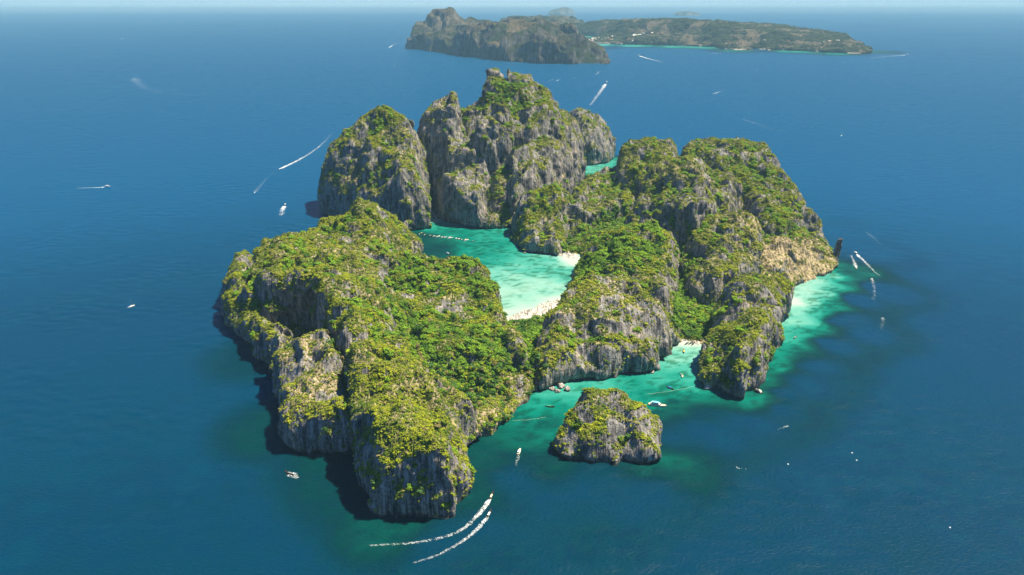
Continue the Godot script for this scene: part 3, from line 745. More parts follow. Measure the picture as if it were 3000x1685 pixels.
	spots.append([Vector2(-33.5, -810.0), 50, 0, 0.4, 0.1])
	spots.append([Vector2(6.3, -890.0), 30, -0.3, 0.3, 0.45])
	spots.append([Vector2(193.8, -1280.0), 70, 0.4, -0.1, -0.1])
	spots.append([Vector2(135.7, -1260.0), 60, 0.5, -0.1, -0.15])
	spots.append([Vector2(151.4, -1060.0), 40, -0.3, 0.4, -0.1])
	spots.append([Vector2(176.1, -1010.0), 60, -0.1, 0.1, 0.15])
	spots.append([Vector2(522.0, -1350.0), 100, -0.4, 0.38, -0.25])
	spots.append([Vector2(597.3, -1400.0), 60, -0.3, 0.35, -0.2])
	spots.append([Vector2(477.9, -1420.0), 50, 0.3, -0.1, -0.1])
	spots.append([Vector2(546.1, -1500.0), 60, 0.4, -0.2, -0.1])
	spots.append([Vector2(530.4, -1760.0), 70, 0.3, -0.2, -0.15])
	spots.append([Vector2(289.0, -1110.0), 50, 0.8, -0.2, -0.3])
	spots.append([Vector2(496.6, -1390.0), 90, -0.2, 0.4, -0.1])
	spots.append([Vector2(267.7, -1560.0), 50, 0.7, -0.1, -0.1])
	spots.append([Vector2(323.4, -1500.0), 60, 0.6, -0.1, -0.1])
	spots.append([Vector2(272.2, -1800.0), 60, 0, 0, -0.15])
	spots.append([Vector2(379.2, -1640.0), 60, 0.1, 0.1, -0.1])
	spots.append([Vector2(-318.6, -1860.0), 60, 0.35, -0.2, -0.3])
	spots.append([Vector2(-370.3, -1780.0), 40, -0.2, 0.5, -0.2])
	spots.append([Vector2(-223.1, -1735.0), 40, 0.3, 0.1, -0.3])
	spots.append([Vector2(-8.3, -2010.0), 60, 0.6, -0.2, -0.3])
	spots.append([Vector2(12.2, -1950.0), 60, 0.1, 0, -0.1])
	spots.append([Vector2(-182.1, -1970.0), 40, -0.2, 0.4, -0.2])
	spots.append([Vector2(-133.6, -1820.0), 30, 0, 0, -0.4])
	spots.append([Vector2(-46.1, -1780.0), 30, 0.4, 0.2, -0.3])
	spots.append([Vector2(-54.9, -1740.0), 20, -0.3, 0.6, -0.2])
	spots.append([Vector2(100.6, -790.0), 40, 0.2, -0.1, -0.2])
	spots.append([Vector2(155.3, -770.0), 30, -0.3, 0.1, 0.2])
	spots.append([Vector2(90.4, -1640.0), 45, 0.3, -0.1, -0.25])
	spots.append([Vector2(19.2, -1590.0), 35, 0.1, 0.1, -0.2])
	var l := land(-620, 780, -2760, -560, 4.0, 1.0)
	say("map")
	var d := net(l, 2.8, 7.0, 5.0, 0.7, -5.0)
	say("net %d" % (d.verts as PackedVector3Array).size())
	caves = []
	lime_spot = Vector3(-199.3, 0, -830.0)
	lime_spot.y = l.at(lime_spot.x, lime_spot.z) + 5.0
	var verts: PackedVector3Array = d.verts
	var norms: PackedVector3Array = d.norms
	var part := PackedInt32Array()
	part.resize(verts.size())
	var colors := PackedColorArray()
	colors.resize(verts.size())
	var flip := false
	var up := 0.0
	for i in norms.size():
		up += norms[i].y
	flip = up < 0.0
	var shrubs := PackedFloat32Array()
	var canopy := PackedFloat32Array()
	for i in verts.size():
		var v := verts[i]
		var n := -norms[i] if flip else norms[i]
		var id := maxi(0, l.id_at(v.x, v.z))
		var m := massifs[id]
		part[i] = m.part
		var forest := m.forest
		var dry := m.dry
		var bare := 0.0
		for q: Array in spots:
			var away: float = (Vector2(v.x, v.z) - q[0]).length_squared() / (q[1] * q[1])
			if away < 4.0:
				var a := exp(-away * 1.4)
				forest += q[2] * a
				dry += q[3] * a
				bare += q[4] * a
		var green := greenness(v, n, m) - bare - 0.34 * smooth(0.14, 0.42, wide.get_noise_3d(v.x * 1.9, v.y * 0.9, v.z * 1.9 + 90.0))
		var w := wide.get_noise_3d(v.x * 1.7, v.y * 1.7 + 300.0, v.z * 1.7)
		var f := fine.get_noise_3d(v.x, v.y * 0.35, v.z)
		# limestone: grey with pale, ochre and black streaks that run down
		var streak := mid.get_noise_3d(v.x * 2.2, v.y * 0.25, v.z * 2.2)
		var tone := 0.33 + 0.16 * streak + 0.13 * w + 0.07 * f
		var c := Color(tone * 1.03, tone, tone * 0.94)
		c = c.lerp(Color(0.40, 0.31, 0.21), smooth(0.12, 0.5, streak + 0.5 * w) * 0.55)
		c = c.lerp(Color(0.07, 0.07, 0.075), smooth(0.1, 0.45, -streak + 0.25 * f) * 0.75)
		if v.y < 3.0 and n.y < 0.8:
			c = c.lerp(Color(0.06, 0.055, 0.045), 0.75)  # dark tide band that also paints the shade of the undercut notch
		var earth := Color(0.50, 0.41, 0.24).lerp(Color(0.21, 0.25, 0.028), clampf(0.85 + w * 1.5 - 1.3 * dry, 0.0, 1.0))
		c = c.lerp(earth, smooth(0.0, 0.16, green))
		if m.forest < -5.0 and v.y < 4.5:
			c = Color(0.74, 0.70, 0.61)
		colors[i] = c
		if v.y < 3.0 or (m.forest < -5.0 and v.y < 4.5):
			continue
		# plants
		# trees gather in the gullies, crests stay open
		var hollow := 0.25 * (l.at(v.x + 16.0, v.z) + l.at(v.x - 16.0, v.z) + l.at(v.x, v.z + 16.0) + l.at(v.x, v.z - 16.0)) - l.at(v.x, v.z)
		forest += clampf(hollow * 0.09, -0.3, 0.5)
		var tall := forest + 0.8 * w + 0.25 * f
		var r := rng.randf()
		if green > 0.03:
			var at := v + n * 0.2
			if tall > 0.35 and green > 0.12 and r < 0.19:
				var s := rng.randf_range(2.8, 6.0)
				if s > 4.9 and v.z > -1350.0:
					tree_list.append([at, s, m.part, n, leaf_tint(w, f, dry, true)])
				else:
					put(canopy, at + Vector3(0, s * 0.35, 0), s, n, leaf_tint(w, f, dry, true), 0.85)
			elif r < (0.78 if tall > 0.0 else 0.72) * smooth(0.02, 0.2, green) * clampf(1.0 - 0.8 * dry, 0.15, 1.0):
				var s := (1.1 + 1.9 * pow(rng.randf(), 2.0)) * (1.15 if tall > 0.0 else 0.9)
				put(shrubs, at, s, n, leaf_tint(w, f, dry, false), 0.75)
		elif green > -0.28 and r < 0.12 + 0.08 * f:
			put(shrubs, v, rng.randf_range(1.2, 2.4), n, leaf_tint(w, f, dry, false), 0.8)
	say("scatter %d %d" % [shrubs.size() / 16, canopy.size() / 16])
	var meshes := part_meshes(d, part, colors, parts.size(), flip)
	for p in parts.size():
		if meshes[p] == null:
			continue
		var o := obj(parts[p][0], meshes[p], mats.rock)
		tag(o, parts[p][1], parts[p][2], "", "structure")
	tree_list.sort_custom(func(a: Array, b: Array) -> bool: return (a[0] as Vector3).distance_squared_to(Vector3(0, HEIGHT, 0)) < (b[0] as Vector3).distance_squared_to(Vector3(0, HEIGHT, 0)))
	for e: Array in tree_list.slice(290):
		put(canopy, e[0] + Vector3(0, e[1] * 0.35, 0), e[1], e[3], e[4], 0.85)
	tree_list = tree_list.slice(0, 290)
	copies("shrub_cover", crown(5, 46, 0.62, 0.0), shrubs, "low shrubs and grass tufts over the island's slopes and ledges", "shrubs")
	copies("forest_canopy", crown(6, 90, 0.44, 0.25), canopy, "dense tree canopy in the island's valleys and on its gentle slopes", "forest")


func leaf_tint(w: float, f: float, dry: float, big: bool) -> Color:
	var t := clampf(0.5 + 0.9 * w + 0.5 * f + rng.randf_range(-0.5, 0.5), 0.0, 1.0)
	var c := Color(0.07, 0.13, 0.008).lerp(Color(0.32, 0.36, 0.012), pow(t, 1.25))
	if big:
		c = Color(0.035, 0.10, 0.008).lerp(Color(0.17, 0.31, 0.012), t)
	if rng.randf() < 0.06 + 0.45 * dry:
		c = c.lerp(Color(0.28, 0.22, 0.10), rng.randf_range(0.3, 0.8))
	return c


func put(buf: PackedFloat32Array, at: Vector3, s: float, n: Vector3, c: Color, flat: float) -> void:
	var up := (n + Vector3(0, 1.2, 0)).normalized()
	var a := rng.randf() * TAU
	var side := up.cross(Vector3(cos(a), 0.1, sin(a))).normalized()
	var b := Basis(side * s, up * s * flat, side.cross(up) * s)
	buf.append_array([b.x.x, b.y.x, b.z.x, at.x, b.x.y, b.y.y, b.z.y, at.y, b.x.z, b.y.z, b.z.z, at.z, c.r, c.g, c.b, 1.0])


func copies(called: String, mesh: Mesh, buf: PackedFloat32Array, label: String, category: String) -> void:
	var mm := MultiMesh.new()
	mm.transform_format = MultiMesh.TRANSFORM_3D
	mm.use_colors = true
	mm.mesh = mesh
	mm.instance_count = buf.size() / 16
	mm.buffer = buf
	var o := MultiMeshInstance3D.new()
	o.multimesh = mm
	o.material_override = mats.leaf
	o.name = numbered(called)
	add_child(o)
	tag(o, label, category, "", "stuff")


# A crown of small leaf sprays spread through a lumpy dome of radius 1.
func crown(seed_: int, sprays: int, size: float, hang: float) -> ArrayMesh:
	var r := RandomNumberGenerator.new()
	r.seed = seed_
	var v := PackedVector3Array()
	var nn := PackedVector3Array()
	var c := PackedColorArray()
	var lumps: Array[Vector3] = []
	for k in 5:
		lumps.append(Vector3(r.randf_range(-0.55, 0.55), r.randf_range(-0.1, 0.4), r.randf_range(-0.55, 0.55)))
	for k in sprays:
		var dir := Vector3(r.randfn(), r.randfn(), r.randfn()).normalized()
		if dir.y < -hang - 0.15:
			dir.y = -dir.y
		var mid_: Vector3 = lumps[k % 5]
		var at := mid_ + dir * r.randf_range(0.32, 0.58)
		var n := (dir + Vector3(r.randf_range(-0.6, 0.6), r.randf_range(-0.2, 0.7), r.randf_range(-0.6, 0.6))).normalized()
		var t := n.cross(Vector3(r.randf_range(-1, 1), r.randf_range(-1, 1), r.randf_range(-1, 1))).normalized()
		var b := n.cross(t)
		var s := size * r.randf_range(0.35, 0.6)
		var shade := r.randf_range(0.75, 1.2)
		var tip := at + t * s * 1.25
		var back := at - t * s * 0.9
		var l := at + b * s * 0.75 - n * s * 0.2
		var q := at - b * s * 0.75 - n * s * 0.2
		for pt: Vector3 in [tip, back, l, tip, q, back]:
			v.append(pt)
			nn.append(n)
			c.append(Color(shade, shade, shade * 0.9))
	var a := []
	a.resize(Mesh.ARRAY_MAX)
	a[Mesh.ARRAY_VERTEX] = v
	a[Mesh.ARRAY_NORMAL] = nn
	a[Mesh.ARRAY_COLOR] = c
	var m := ArrayMesh.new()
	m.add_surface_from_arrays(Mesh.PRIMITIVE_TRIANGLES, a)
	return m


func far_islands() -> void:
	massifs.clear()
	cuts.clear()
	var parts := [
		["distant_cliffs", "distant grey-blue limestone cliffs with a pointed left peak", "cliff"],
		["distant_hills", "distant low wooded island with beaches and a village, right of the cliffs", "island"],
		["horizon_islet", "hazy pointed islet on the horizon above the wooded island", "islet"],
		["horizon_islet", "hazy flat islet on the horizon, right of the pointed one", "islet"],
	]
	massif(0, 1, -0.05, 0.1, 0, 110, 2.8, PackedVector2Array([Vector2(-1158.2, -8599.5), Vector2(-1058.2, -8528.6), Vector2(-940.4, -8322.6), Vector2(-748.2, -8062.6), Vector2(-581.8, -7587.6), Vector2(-383.1, -7317.4), Vector2(-127.7, -6969.3), Vector2(101.9, -6669.4), Vector2(281.2, -6566.5), Vector2(455.7, -6524.5), Vector2(629.9, -6466.6), Vector2(775.1, -6524.5), Vector2(810.2, -6739.8), Vector2(731.0, -7114.5), Vector2(585.7, -7587.6), Vector2(376.1, -8062.6), Vector2(134.9, -8322.6), Vector2(-123.9, -8744.8), Vector2(-274.9, -9377.5), Vector2(-569.3, -9550.0), Vector2(-866.6, -9638.5), Vector2(-1080.6, -9377.5), Vector2(-1181.0, -9050.4)]), PackedVector3Array([Vector3(-1107.4, 140.4, -8700.0), Vector3(-1082.0, 194.9, -8800.0), Vector3(-999.3, 244.8, -8950.0), Vector3(-886.5, 277.3, -9000.0), Vector3(-831.3, 313.4, -9100.0), Vector3(-787.3, 329.6, -9150.0), Vector3(-755.2, 330.1, -9120.0), Vector3(-686.2, 304.9, -9100.0), Vector3(-549.3, 264.6, -9000.0), Vector3(-387.3, 267.2, -8900.0), Vector3(-267.1, 267.2, -8900.0), Vector3(-992.6, 134.2, -8650.0), Vector3(-756.4, 162.8, -8450.0), Vector3(-559.6, 140.3, -8050.0), Vector3(-347.7, 168.0, -7850.0), Vector3(-449.5, 228.0, -8300.0), Vector3(-227.1, 225.9, -7800.0), Vector3(-118.6, 299.9, -7650.0), Vector3(-88.0, 314.3, -7650.0), Vector3(53.8, 327.6, -7700.0), Vector3(267.8, 327.4, -7550.0), Vector3(305.4, 265.8, -7250.0), Vector3(396.2, 223.4, -7100.0), Vector3(475.8, 197.3, -7000.0), Vector3(530.3, 211.5, -6980.0), Vector3(611.8, 164.4, -6850.0), Vector3(687.2, 101.0, -6750.0), Vector3(760.1, 55.3, -6650.0), Vector3(43.4, 212.7, -7200.0), Vector3(218.4, 204.0, -7000.0), Vector3(387.9, 128.2, -6850.0)]))
	massif(0, 0.5, -0.1, 0.1, 0, 345, 1.55, PackedVector2Array([Vector2(-418.0, -9180.0), Vector2(-526.3, -9413.3), Vector2(-788.0, -9510.0), Vector2(-1049.6, -9413.3), Vector2(-1158.0, -9180.0), Vector2(-1049.6, -8946.7), Vector2(-788.0, -8850.0), Vector2(-526.3, -8946.7)]), PackedVector3Array([Vector3(-788.0, 457.5, -9180.0)]))
	massif(0, 0.6, 0.2, 0.1, 0, 380, 1.7, PackedVector2Array([Vector2(-288.4, -10205.7), Vector2(64.3, -10621.6), Vector2(624.8, -11072.1), Vector2(875.3, -11435.5), Vector2(1209.7, -12529.8), Vector2(1318.3, -13671.5), Vector2(789.3, -14036.3), Vector2(85.7, -14226.0), Vector2(-388.3, -13324.9)]), PackedVector3Array([Vector3(-315.8, 258.8, -11500.0), Vector3(-264.7, 310.7, -11300.0), Vector3(-217.7, 317.6, -11200.0), Vector3(-145.3, 291.4, -11200.0), Vector3(-86.1, 258.8, -11500.0), Vector3(6.2, 249.6, -12500.0), Vector3(337.4, 270.9, -12300.0), Vector3(407.3, 253.9, -12000.0), Vector3(495.4, 219.2, -11800.0), Vector3(625.8, 240.3, -11600.0), Vector3(788.7, 177.5, -11500.0), Vector3(974.0, 144.9, -11500.0)]))
	massif(1, 0.35, 0.45, 0.1, 0, 330, 1.5, PackedVector2Array([Vector2(918.9, -10409.5), Vector2(888.5, -9774.4), Vector2(1307.5, -9550.0), Vector2(1656.2, -9335.4), Vector2(2084.8, -9162.3), Vector2(2294.0, -8819.3), Vector2(2301.4, -8493.6), Vector2(2441.4, -8410.7), Vector2(2591.4, -8528.6), Vector2(2979.1, -8256.1), Vector2(3241.6, -7938.5), Vector2(3344.8, -7800.3), Vector2(3546.7, -7800.3), Vector2(3774.1, -8256.1), Vector2(4121.9, -9463.0), Vector2(3924.0, -10205.7), Vector2(3693.2, -11072.1), Vector2(3344.3, -11823.1), Vector2(2626.8, -12681.3), Vector2(1776.5, -12995.2), Vector2(1285.4, -13324.9), Vector2(969.1, -12681.3), Vector2(925.1, -12096.1), Vector2(1175.9, -11561.9), Vector2(1296.1, -10621.6)]), PackedVector3Array([Vector3(1109.3, 169.2, -11600.0), Vector3(1219.6, 199.2, -11500.0), Vector3(1378.0, 231.1, -11300.0), Vector3(1637.5, 253.8, -11000.0), Vector3(1833.3, 260.5, -10700.0), Vector3(1996.9, 284.7, -10500.0), Vector3(2093.7, 274.3, -10300.0), Vector3(2186.4, 258.5, -10150.0), Vector3(2411.0, 272.6, -9950.0), Vector3(2494.9, 248.3, -9800.0), Vector3(2651.3, 211.1, -9500.0), Vector3(2698.2, 173.1, -9300.0), Vector3(2794.9, 167.9, -9200.0), Vector3(2958.7, 164.2, -8950.0), Vector3(3035.1, 119.4, -8800.0), Vector3(3044.9, 88.7, -8650.0), Vector3(3209.6, 63.7, -8450.0), Vector3(3249.3, 84.9, -8350.0), Vector3(3388.7, 98.3, -8200.0), Vector3(3458.0, 75.9, -8100.0), Vector3(3558.8, 58.9, -7950.0), Vector3(1570.3, 77.1, -10000.0), Vector3(2011.4, 89.8, -9700.0), Vector3(2373.0, 88.9, -9200.0), Vector3(2733.4, 62.2, -8850.0), Vector3(968.8, 10.1, -10000.0), Vector3(1277.7, 12.4, -10050.0)]))
	massif(2, 0.15, -0.2, 0, 0, 350, 1.8, PackedVector2Array([Vector2(1208.5, -27534.9), Vector2(1619.8, -26182.4), Vector2(2239.6, -27895.0), Vector2(2303.7, -29434.0), Vector2(1844.7, -29845.5), Vector2(1331.7, -29033.7)]), PackedVector3Array([Vector3(1319.5, 68.2, -27300.0), Vector3(1508.1, 157.5, -27300.0), Vector3(1723.6, 233.9, -27300.0), Vector3(1839.8, 462.1, -27300.0), Vector3(1926.8, 246.6, -27300.0), Vector3(2066.6, 106.5, -27300.0)]))
	massif(3, 0.1, -0.1, 0, 0, 350, 1.6, PackedVector2Array([Vector2(5534.2, -27534.9), Vector2(5778.8, -26508.0), Vector2(6468.0, -27534.9), Vector2(6788.6, -29033.7), Vector2(6412.1, -29434.0), Vector2(5891.2, -29033.7)]), PackedVector3Array([Vector3(5602.5, 93.8, -27300.0), Vector3(5734.4, 144.8, -27300.0), Vector3(5965.4, 144.8, -27300.0), Vector3(6213.3, 106.5, -27300.0)]))
	var woods_ := PackedFloat32Array()
	for group: Array in [[-1400.0, 4100.0, -13200.0, -6200.0, 30.0, 15.0, 58.0, 34.0, 1.0], [1100.0, 6800.0, -30500.0, -25500.0, 80.0, 45.0, 80.0, 40.0, 0.2]]:
		var l := land(group[0], group[1], group[2], group[3], group[4], group[8])
		var d := net(l, group[5], group[6], group[7], 0.5, -20.0)
		if far_land == null:
			far_land = l
		say("far net %d" % (d.verts as PackedVector3Array).size())
		var verts: PackedVector3Array = d.verts
		var norms: PackedVector3Array = d.norms
		var up := 0.0
		for n in norms:
			up += n.y
		var part := PackedInt32Array()
		part.resize(verts.size())
		var colors := PackedColorArray()
		colors.resize(verts.size())
		for i in verts.size():
			var v := verts[i]
			var n := norms[i] if up > 0.0 else -norms[i]
			var m := massifs[maxi(0, l.id_at(v.x, v.z))]
			part[i] = m.part
			var s := v / 6.0
			var w := wide.get_noise_3d(s.x, s.y, s.z)
			var f := mid.get_noise_3d(s.x, s.y * 0.5, s.z)
			var g := fine.get_noise_3d(s.x, s.y * 0.4, s.z)
			var tone := 0.17 + 0.13 * f + 0.06 * w + 0.10 * g
			var c := Color(tone * 1.04, tone, tone * 0.96)
			var woods := Color(0.03, 0.048, 0.02).lerp(Color(0.17, 0.135, 0.08), clampf(0.30 + 1.6 * w + 0.7 * f + 0.4 * g + m.dry, 0.0, 1.0))
			c = c.lerp(woods, smooth(0.3, 0.75, n.y + m.veg + 0.4 * f))
			if m.part == 1 and v.y < 7.0 and n.y > 0.5:
				c = Color(0.7, 0.62, 0.5)
			colors[i] = c
			if m.part == 1 and v.y > 9.0 and n.y > 0.45 and rng.randf() < 0.42 * smooth(0.35, -0.25, w + 0.4 * f):
				put(woods_, v + Vector3(0, 3, 0), rng.randf_range(8.0, 17.0), Vector3.UP, Color(0.03, 0.055, 0.016).lerp(Color(0.10, 0.11, 0.03), rng.randf()), 0.8)
		var meshes := part_meshes(d, part, colors, parts.size(), up < 0.0)
		for p in parts.size():
			if meshes[p] != null:
				tag(obj(parts[p][0], meshes[p], mats.far_rock), parts[p][1], parts[p][2], "", "structure")
	copies("distant_forest", crown(8, 40, 0.62, 0.1), woods_, "tree cover on the distant low island", "forest")


# ------------------------------------------------------------------ sea
func depth_points() -> PackedVector3Array:
	return PackedVector3Array([Vector3(5, 45, -709), Vector3(253, 40, -848), Vector3(-12, 0.9, -1168), Vector3(29, 0.9, -1186), Vector3(76, 0.9, -1237), Vector3(8, 2.17, -1231), Vector3(67, 2.61, -1289), Vector3(-20, 1.74, -1269), Vector3(31, 2.17, -1310), Vector3(-29, 3.19, -1375), Vector3(42, 4.64, -1422), Vector3(102, 4.35, -1375), Vector3(119, 2.32, -1498), Vector3(125, 0.4, -1472), Vector3(10, 8.7, -1552), Vector3(75, 4.35, -1459), Vector3(-32, 8.7, -1498), Vector3(-76, 9, -1552), Vector3(-62, 9, -1641), Vector3(2, 7.25, -1657), Vector3(-125, 12, -1641), Vector3(-141, 25, -1498), Vector3(-177, 30, -1525), Vector3(-204, 26, -1610), Vector3(-221, 30, -1610), Vector3(-189, 7.25, -1732), Vector3(-195, 0.8, -1760), Vector3(-156, 10, -1689), Vector3(-88, 11.6, -1446), Vector3(-69, 3.62, -1387), Vector3(-90, 11, -1498), Vector3(275, 0.6, -1063), Vector3(275, 2.9, -1037), Vector3(257, 3.48, -1010), Vector3(237, 4.64, -971), Vector3(244, 7.25, -946), Vector3(210, 6.52, -946), Vector3(173, 7.97, -929), Vector3(116, 6.52, -917), Vector3(78, 5.08, -917), Vector3(61, 7.25, -900), Vector3(189, 11.6, -889), Vector3(224, 10.15, -906), Vector3(248, 8.7, -917), Vector3(253, 15, -889), Vector3(216, 20, -868), Vector3(48, 11.6, -868), Vector3(32, 11, -858), Vector3(21, 14, -828), Vector3(6, 20, -791), Vector3(-18, 30, -748), Vector3(56, 16, -819), Vector3(42, 30, -724), Vector3(95, 42, -709), Vector3(164, 24, -721), Vector3(186, 16, -743), Vector3(198, 36, -765), Vector3(498, 0.7, -1231), Vector3(537, 1.74, -1289), Vector3(582, 2.17, -1331), Vector3(626, 3.62, -1364), Vector3(627, 8.7, -1344), Vector3(496, 2.61, -1194), Vector3(530, 2.9, -1231), Vector3(573, 4.35, -1269), Vector3(604, 5.8, -1310), Vector3(458, 3.19, -1143), Vector3(491, 4.35, -1143), Vector3(523, 7.25, -1177), Vector3(565, 12, -1212), Vector3(633, 18, -1327), Vector3(430, 5.8, -1080), Vector3(449, 7.25, -1080), Vector3(479, 10, -1095), Vector3(410, 8.7, -1037), Vector3(385, 11.6, -983), Vector3(409, 12, -1010), Vector3(430, 26, -1010), Vector3(358, 15, -934), Vector3(328, 11.6, -889), Vector3(314, 12, -879), Vector3(397, 42, -934), Vector3(570, 45, -1160), Vector3(657, 22, -1375), Vector3(255, 4.35, -2352), Vector3(316, 5.8, -2446), Vector3(219, 4.35, -2383), Vector3(-386, 38, -1010), Vector3(-292, 32, -809), Vector3(-200, 32, -732), Vector3(-183, 34, -694), Vector3(-117, 22, -627), Vector3(-42, 25, -673), Vector3(-55, 26, -757), Vector3(-34, 42, -580), Vector3(84, 42, -609), Vector3(1059, 4.35, -11562), Vector3(905, 7.25, -11823), Vector3(813, 11.6, -12237), Vector3(1005, 4.35, -9378), Vector3(1447, 5.8, -9170), Vector3(1870, 5.8, -8972), Vector3(2196, 7.25, -8819), Vector3(938, 40, -8745), Vector3(2351, 14, -8256), Vector3(2933, 7.25, -8126), Vector3(3209, 11.6, -7789), Vector3(3729, 18, -8063), Vector3(614, 60.7, -1231), Vector3(500, 55.2, -1051), Vector3(449, 53.3, -983), Vector3(407, 51.8, -923), Vector3(763, 69.1, -1498), Vector3(751, 70.7, -1566), Vector3(777, 73.5, -1672), Vector3(689, 62.6, -1269), Vector3(569, 57.0, -1095), Vector3(249, 48.6, -791), Vector3(199, 48.3, -782), Vector3(309, 49.4, -828), Vector3(133, 46.8, -666), Vector3(48, 46.7, -666), Vector3(5, 47.0, -702), Vector3(349, 50.2, -858), Vector3(570, 58.5, -1160), Vector3(671, 63.3, -1310), Vector3(403, 51.9, -934), Vector3(284, 49.3, -828), Vector3(92, 46.9, -687), Vector3(158, 47.0, -687), Vector3(610, 61.2, -1254), Vector3(538, 57.9, -1151), Vector3(487, 55.6, -1073), Vector3(430, 53.3, -990), Vector3(370, 51.2, -906), Vector3(235, 48.8, -814), Vector3(-36, 46.4, -627), Vector3(-74, 46.3, -603)])


func sea() -> void:
	var xs := PackedFloat32Array()
	var zs := PackedFloat32Array()
	var x := 0.0
	while x < 75000.0:
		xs.append(x)
		x += 5.0 if x < 760.0 else 8.0 if x < 800.0 else minf(8.0 + (x - 800.0) * 0.016, 45.0) if x < 4200.0 else (x - 4200.0) * 0.25 + 60.0
	var all_x := PackedFloat32Array()
	for i in range(xs.size() - 1, 0, -1):
		all_x.append(-xs[i])
	all_x.append_array(xs)
	x = 0.0
	while x < 75000.0:
		zs.append(x)
		x += 20.0 if x < 400.0 else 5.0 if x > 700.0 and x < 1700.0 else 8.0 if x < 2600.0 else minf(8.0 + (x - 2600.0) * 0.0075, 48.0) if x < 11000.0 else (x - 11000.0) * 0.2 + 60.0
	var all_z := PackedFloat32Array([60000.0, 20000.0, 6000.0, 2000.0, 800.0, 300.0])
	for q in zs:
		all_z.append(-q)
	var nx := all_x.size()
	var nz := all_z.size()
	var marks := depth_points()
	var step := 3
	var depth := PackedFloat32Array()
	depth.resize(nx * nz)
	# depth from soundings and an offshore view-angle tint: every third point, then between these
	var ks := range(0, nz, step)
	if ks[-1] != nz - 1:
		ks.append(nz - 1)
	var is_ := range(0, nx, step)
	if is_[-1] != nx - 1:
		is_.append(nx - 1)
	for k: int in ks:
		for i: int in is_:
			var px := all_x[i]
			var pz := all_z[k]
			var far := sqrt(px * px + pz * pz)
			var open := lerpf(46.0, 85.0, smooth(500.0, 2600.0, far))  # rises with camera distance to paint the sea's view-angle colour change
			var den := 0.0
			var num := 0.0
			var near := 1e12
			for m in marks:
				var d2 := (px - m.x) * (px - m.x) + (pz - m.z) * (pz - m.z) + 60.0
				near = minf(near, d2)
				var wt := 1.0 / (d2 * d2)
				num += wt * log(m.y)
				den += wt
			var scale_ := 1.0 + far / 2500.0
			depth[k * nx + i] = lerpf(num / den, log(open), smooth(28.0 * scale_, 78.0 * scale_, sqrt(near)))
	for a in ks.size():
		var k: int = ks[a]
		for b in is_.size() - 1:
			var i: int = is_[b]
			var i2: int = is_[b + 1]
			for q in range(i + 1, i2):
				depth[k * nx + q] = lerpf(depth[k * nx + i], depth[k * nx + i2], float(q - i) / (i2 - i))
	for a in ks.size() - 1:
		var k: int = ks[a]
		var k2: int = ks[a + 1]
		for q in range(k + 1, k2):
			var t := float(q - k) / (k2 - k)
			for i in nx:
				depth[q * nx + i] = lerpf(depth[k * nx + i], depth[k2 * nx + i], t)
	var swell := FastNoiseLite.new()
	swell.seed = 31
	swell.frequency = 1.0 / 34.0
	swell.fractal_octaves = 2
	var v := PackedVector3Array()
	var n := PackedVector3Array()
	var c := PackedColorArray()
	var uv := PackedVector2Array()
	v.resize(nx * nz)
	n.resize(nx * nz)
	c.resize(nx * nz)
	uv.resize(nx * nz)
	for k in nz:
		var pz := all_z[k]
		for i in nx:
			var px := all_x[i]
			var o := k * nx + i
			v[o] = Vector3(px, 0, pz)
			var e := 6.0
			var gust := 0.16 * clampf(0.6 + 1.6 * wide.get_noise_2d(px * 0.25, pz * 0.55), 0.1, 1.6)
			var h0 := swell.get_noise_2d(px * 0.7 - pz * 0.4, pz * 1.3)
			var hx := swell.get_noise_2d((px + e) * 0.7 - pz * 0.4, pz * 1.3)
			var hz := swell.get_noise_2d(px * 0.7 - (pz + e) * 0.4, (pz + e) * 1.3)
			n[o] = Vector3((h0 - hx) * gust, 1.0, (h0 - hz) * gust).normalized()
			uv[o] = Vector2(px, pz)
			var calm := 1.0 - 0.85 * smooth(2.6, 3.7, depth[o])
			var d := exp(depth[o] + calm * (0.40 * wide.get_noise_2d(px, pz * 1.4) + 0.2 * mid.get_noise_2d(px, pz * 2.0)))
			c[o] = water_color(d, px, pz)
	var ix := PackedInt32Array()
	for k in nz - 1:
		for i in nx - 1:
			var o := k * nx + i
			ix.append_array([o, o + nx + 1, o + 1, o, o + nx, o + nx + 1])
	var a := []
	a.resize(Mesh.ARRAY_MAX)
	a[Mesh.ARRAY_VERTEX] = v
	a[Mesh.ARRAY_NORMAL] = n
	a[Mesh.ARRAY_COLOR] = c
	a[Mesh.ARRAY_TEX_UV] = uv
	a[Mesh.ARRAY_INDEX] = ix
	var m := ArrayMesh.new()
	m.add_surface_from_arrays(Mesh.PRIMITIVE_TRIANGLES, a)
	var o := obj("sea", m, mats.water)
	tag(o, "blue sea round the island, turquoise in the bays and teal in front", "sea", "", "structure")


# What the water sends back: the colour of deep water with its painted view-angle tint, and the pale sand or dark coral of the bottom seen through it.
func water_color(d: float, x: float, z: float) -> Color:
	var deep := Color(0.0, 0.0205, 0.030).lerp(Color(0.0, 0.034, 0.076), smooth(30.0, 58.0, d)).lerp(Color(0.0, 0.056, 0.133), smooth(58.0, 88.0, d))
	var sand := Color(0.46, 0.46, 0.40)
	var coral := smooth(0.14, 0.30, mid.get_noise_2d(x * 1.1 + 40.0, z * 1.7) + 0.6 * wide.get_noise_2d(x, z)) * smooth(1.2, 3.0, d)
	sand = sand.lerp(Color(0.16, 0.22, 0.14), coral * 0.88)
	return Color(lerpf(deep.r, sand.r, exp(-0.46 * d)), lerpf(deep.g, sand.g, exp(-0.125 * d)), lerpf(deep.b, sand.b, exp(-0.155 * d)))


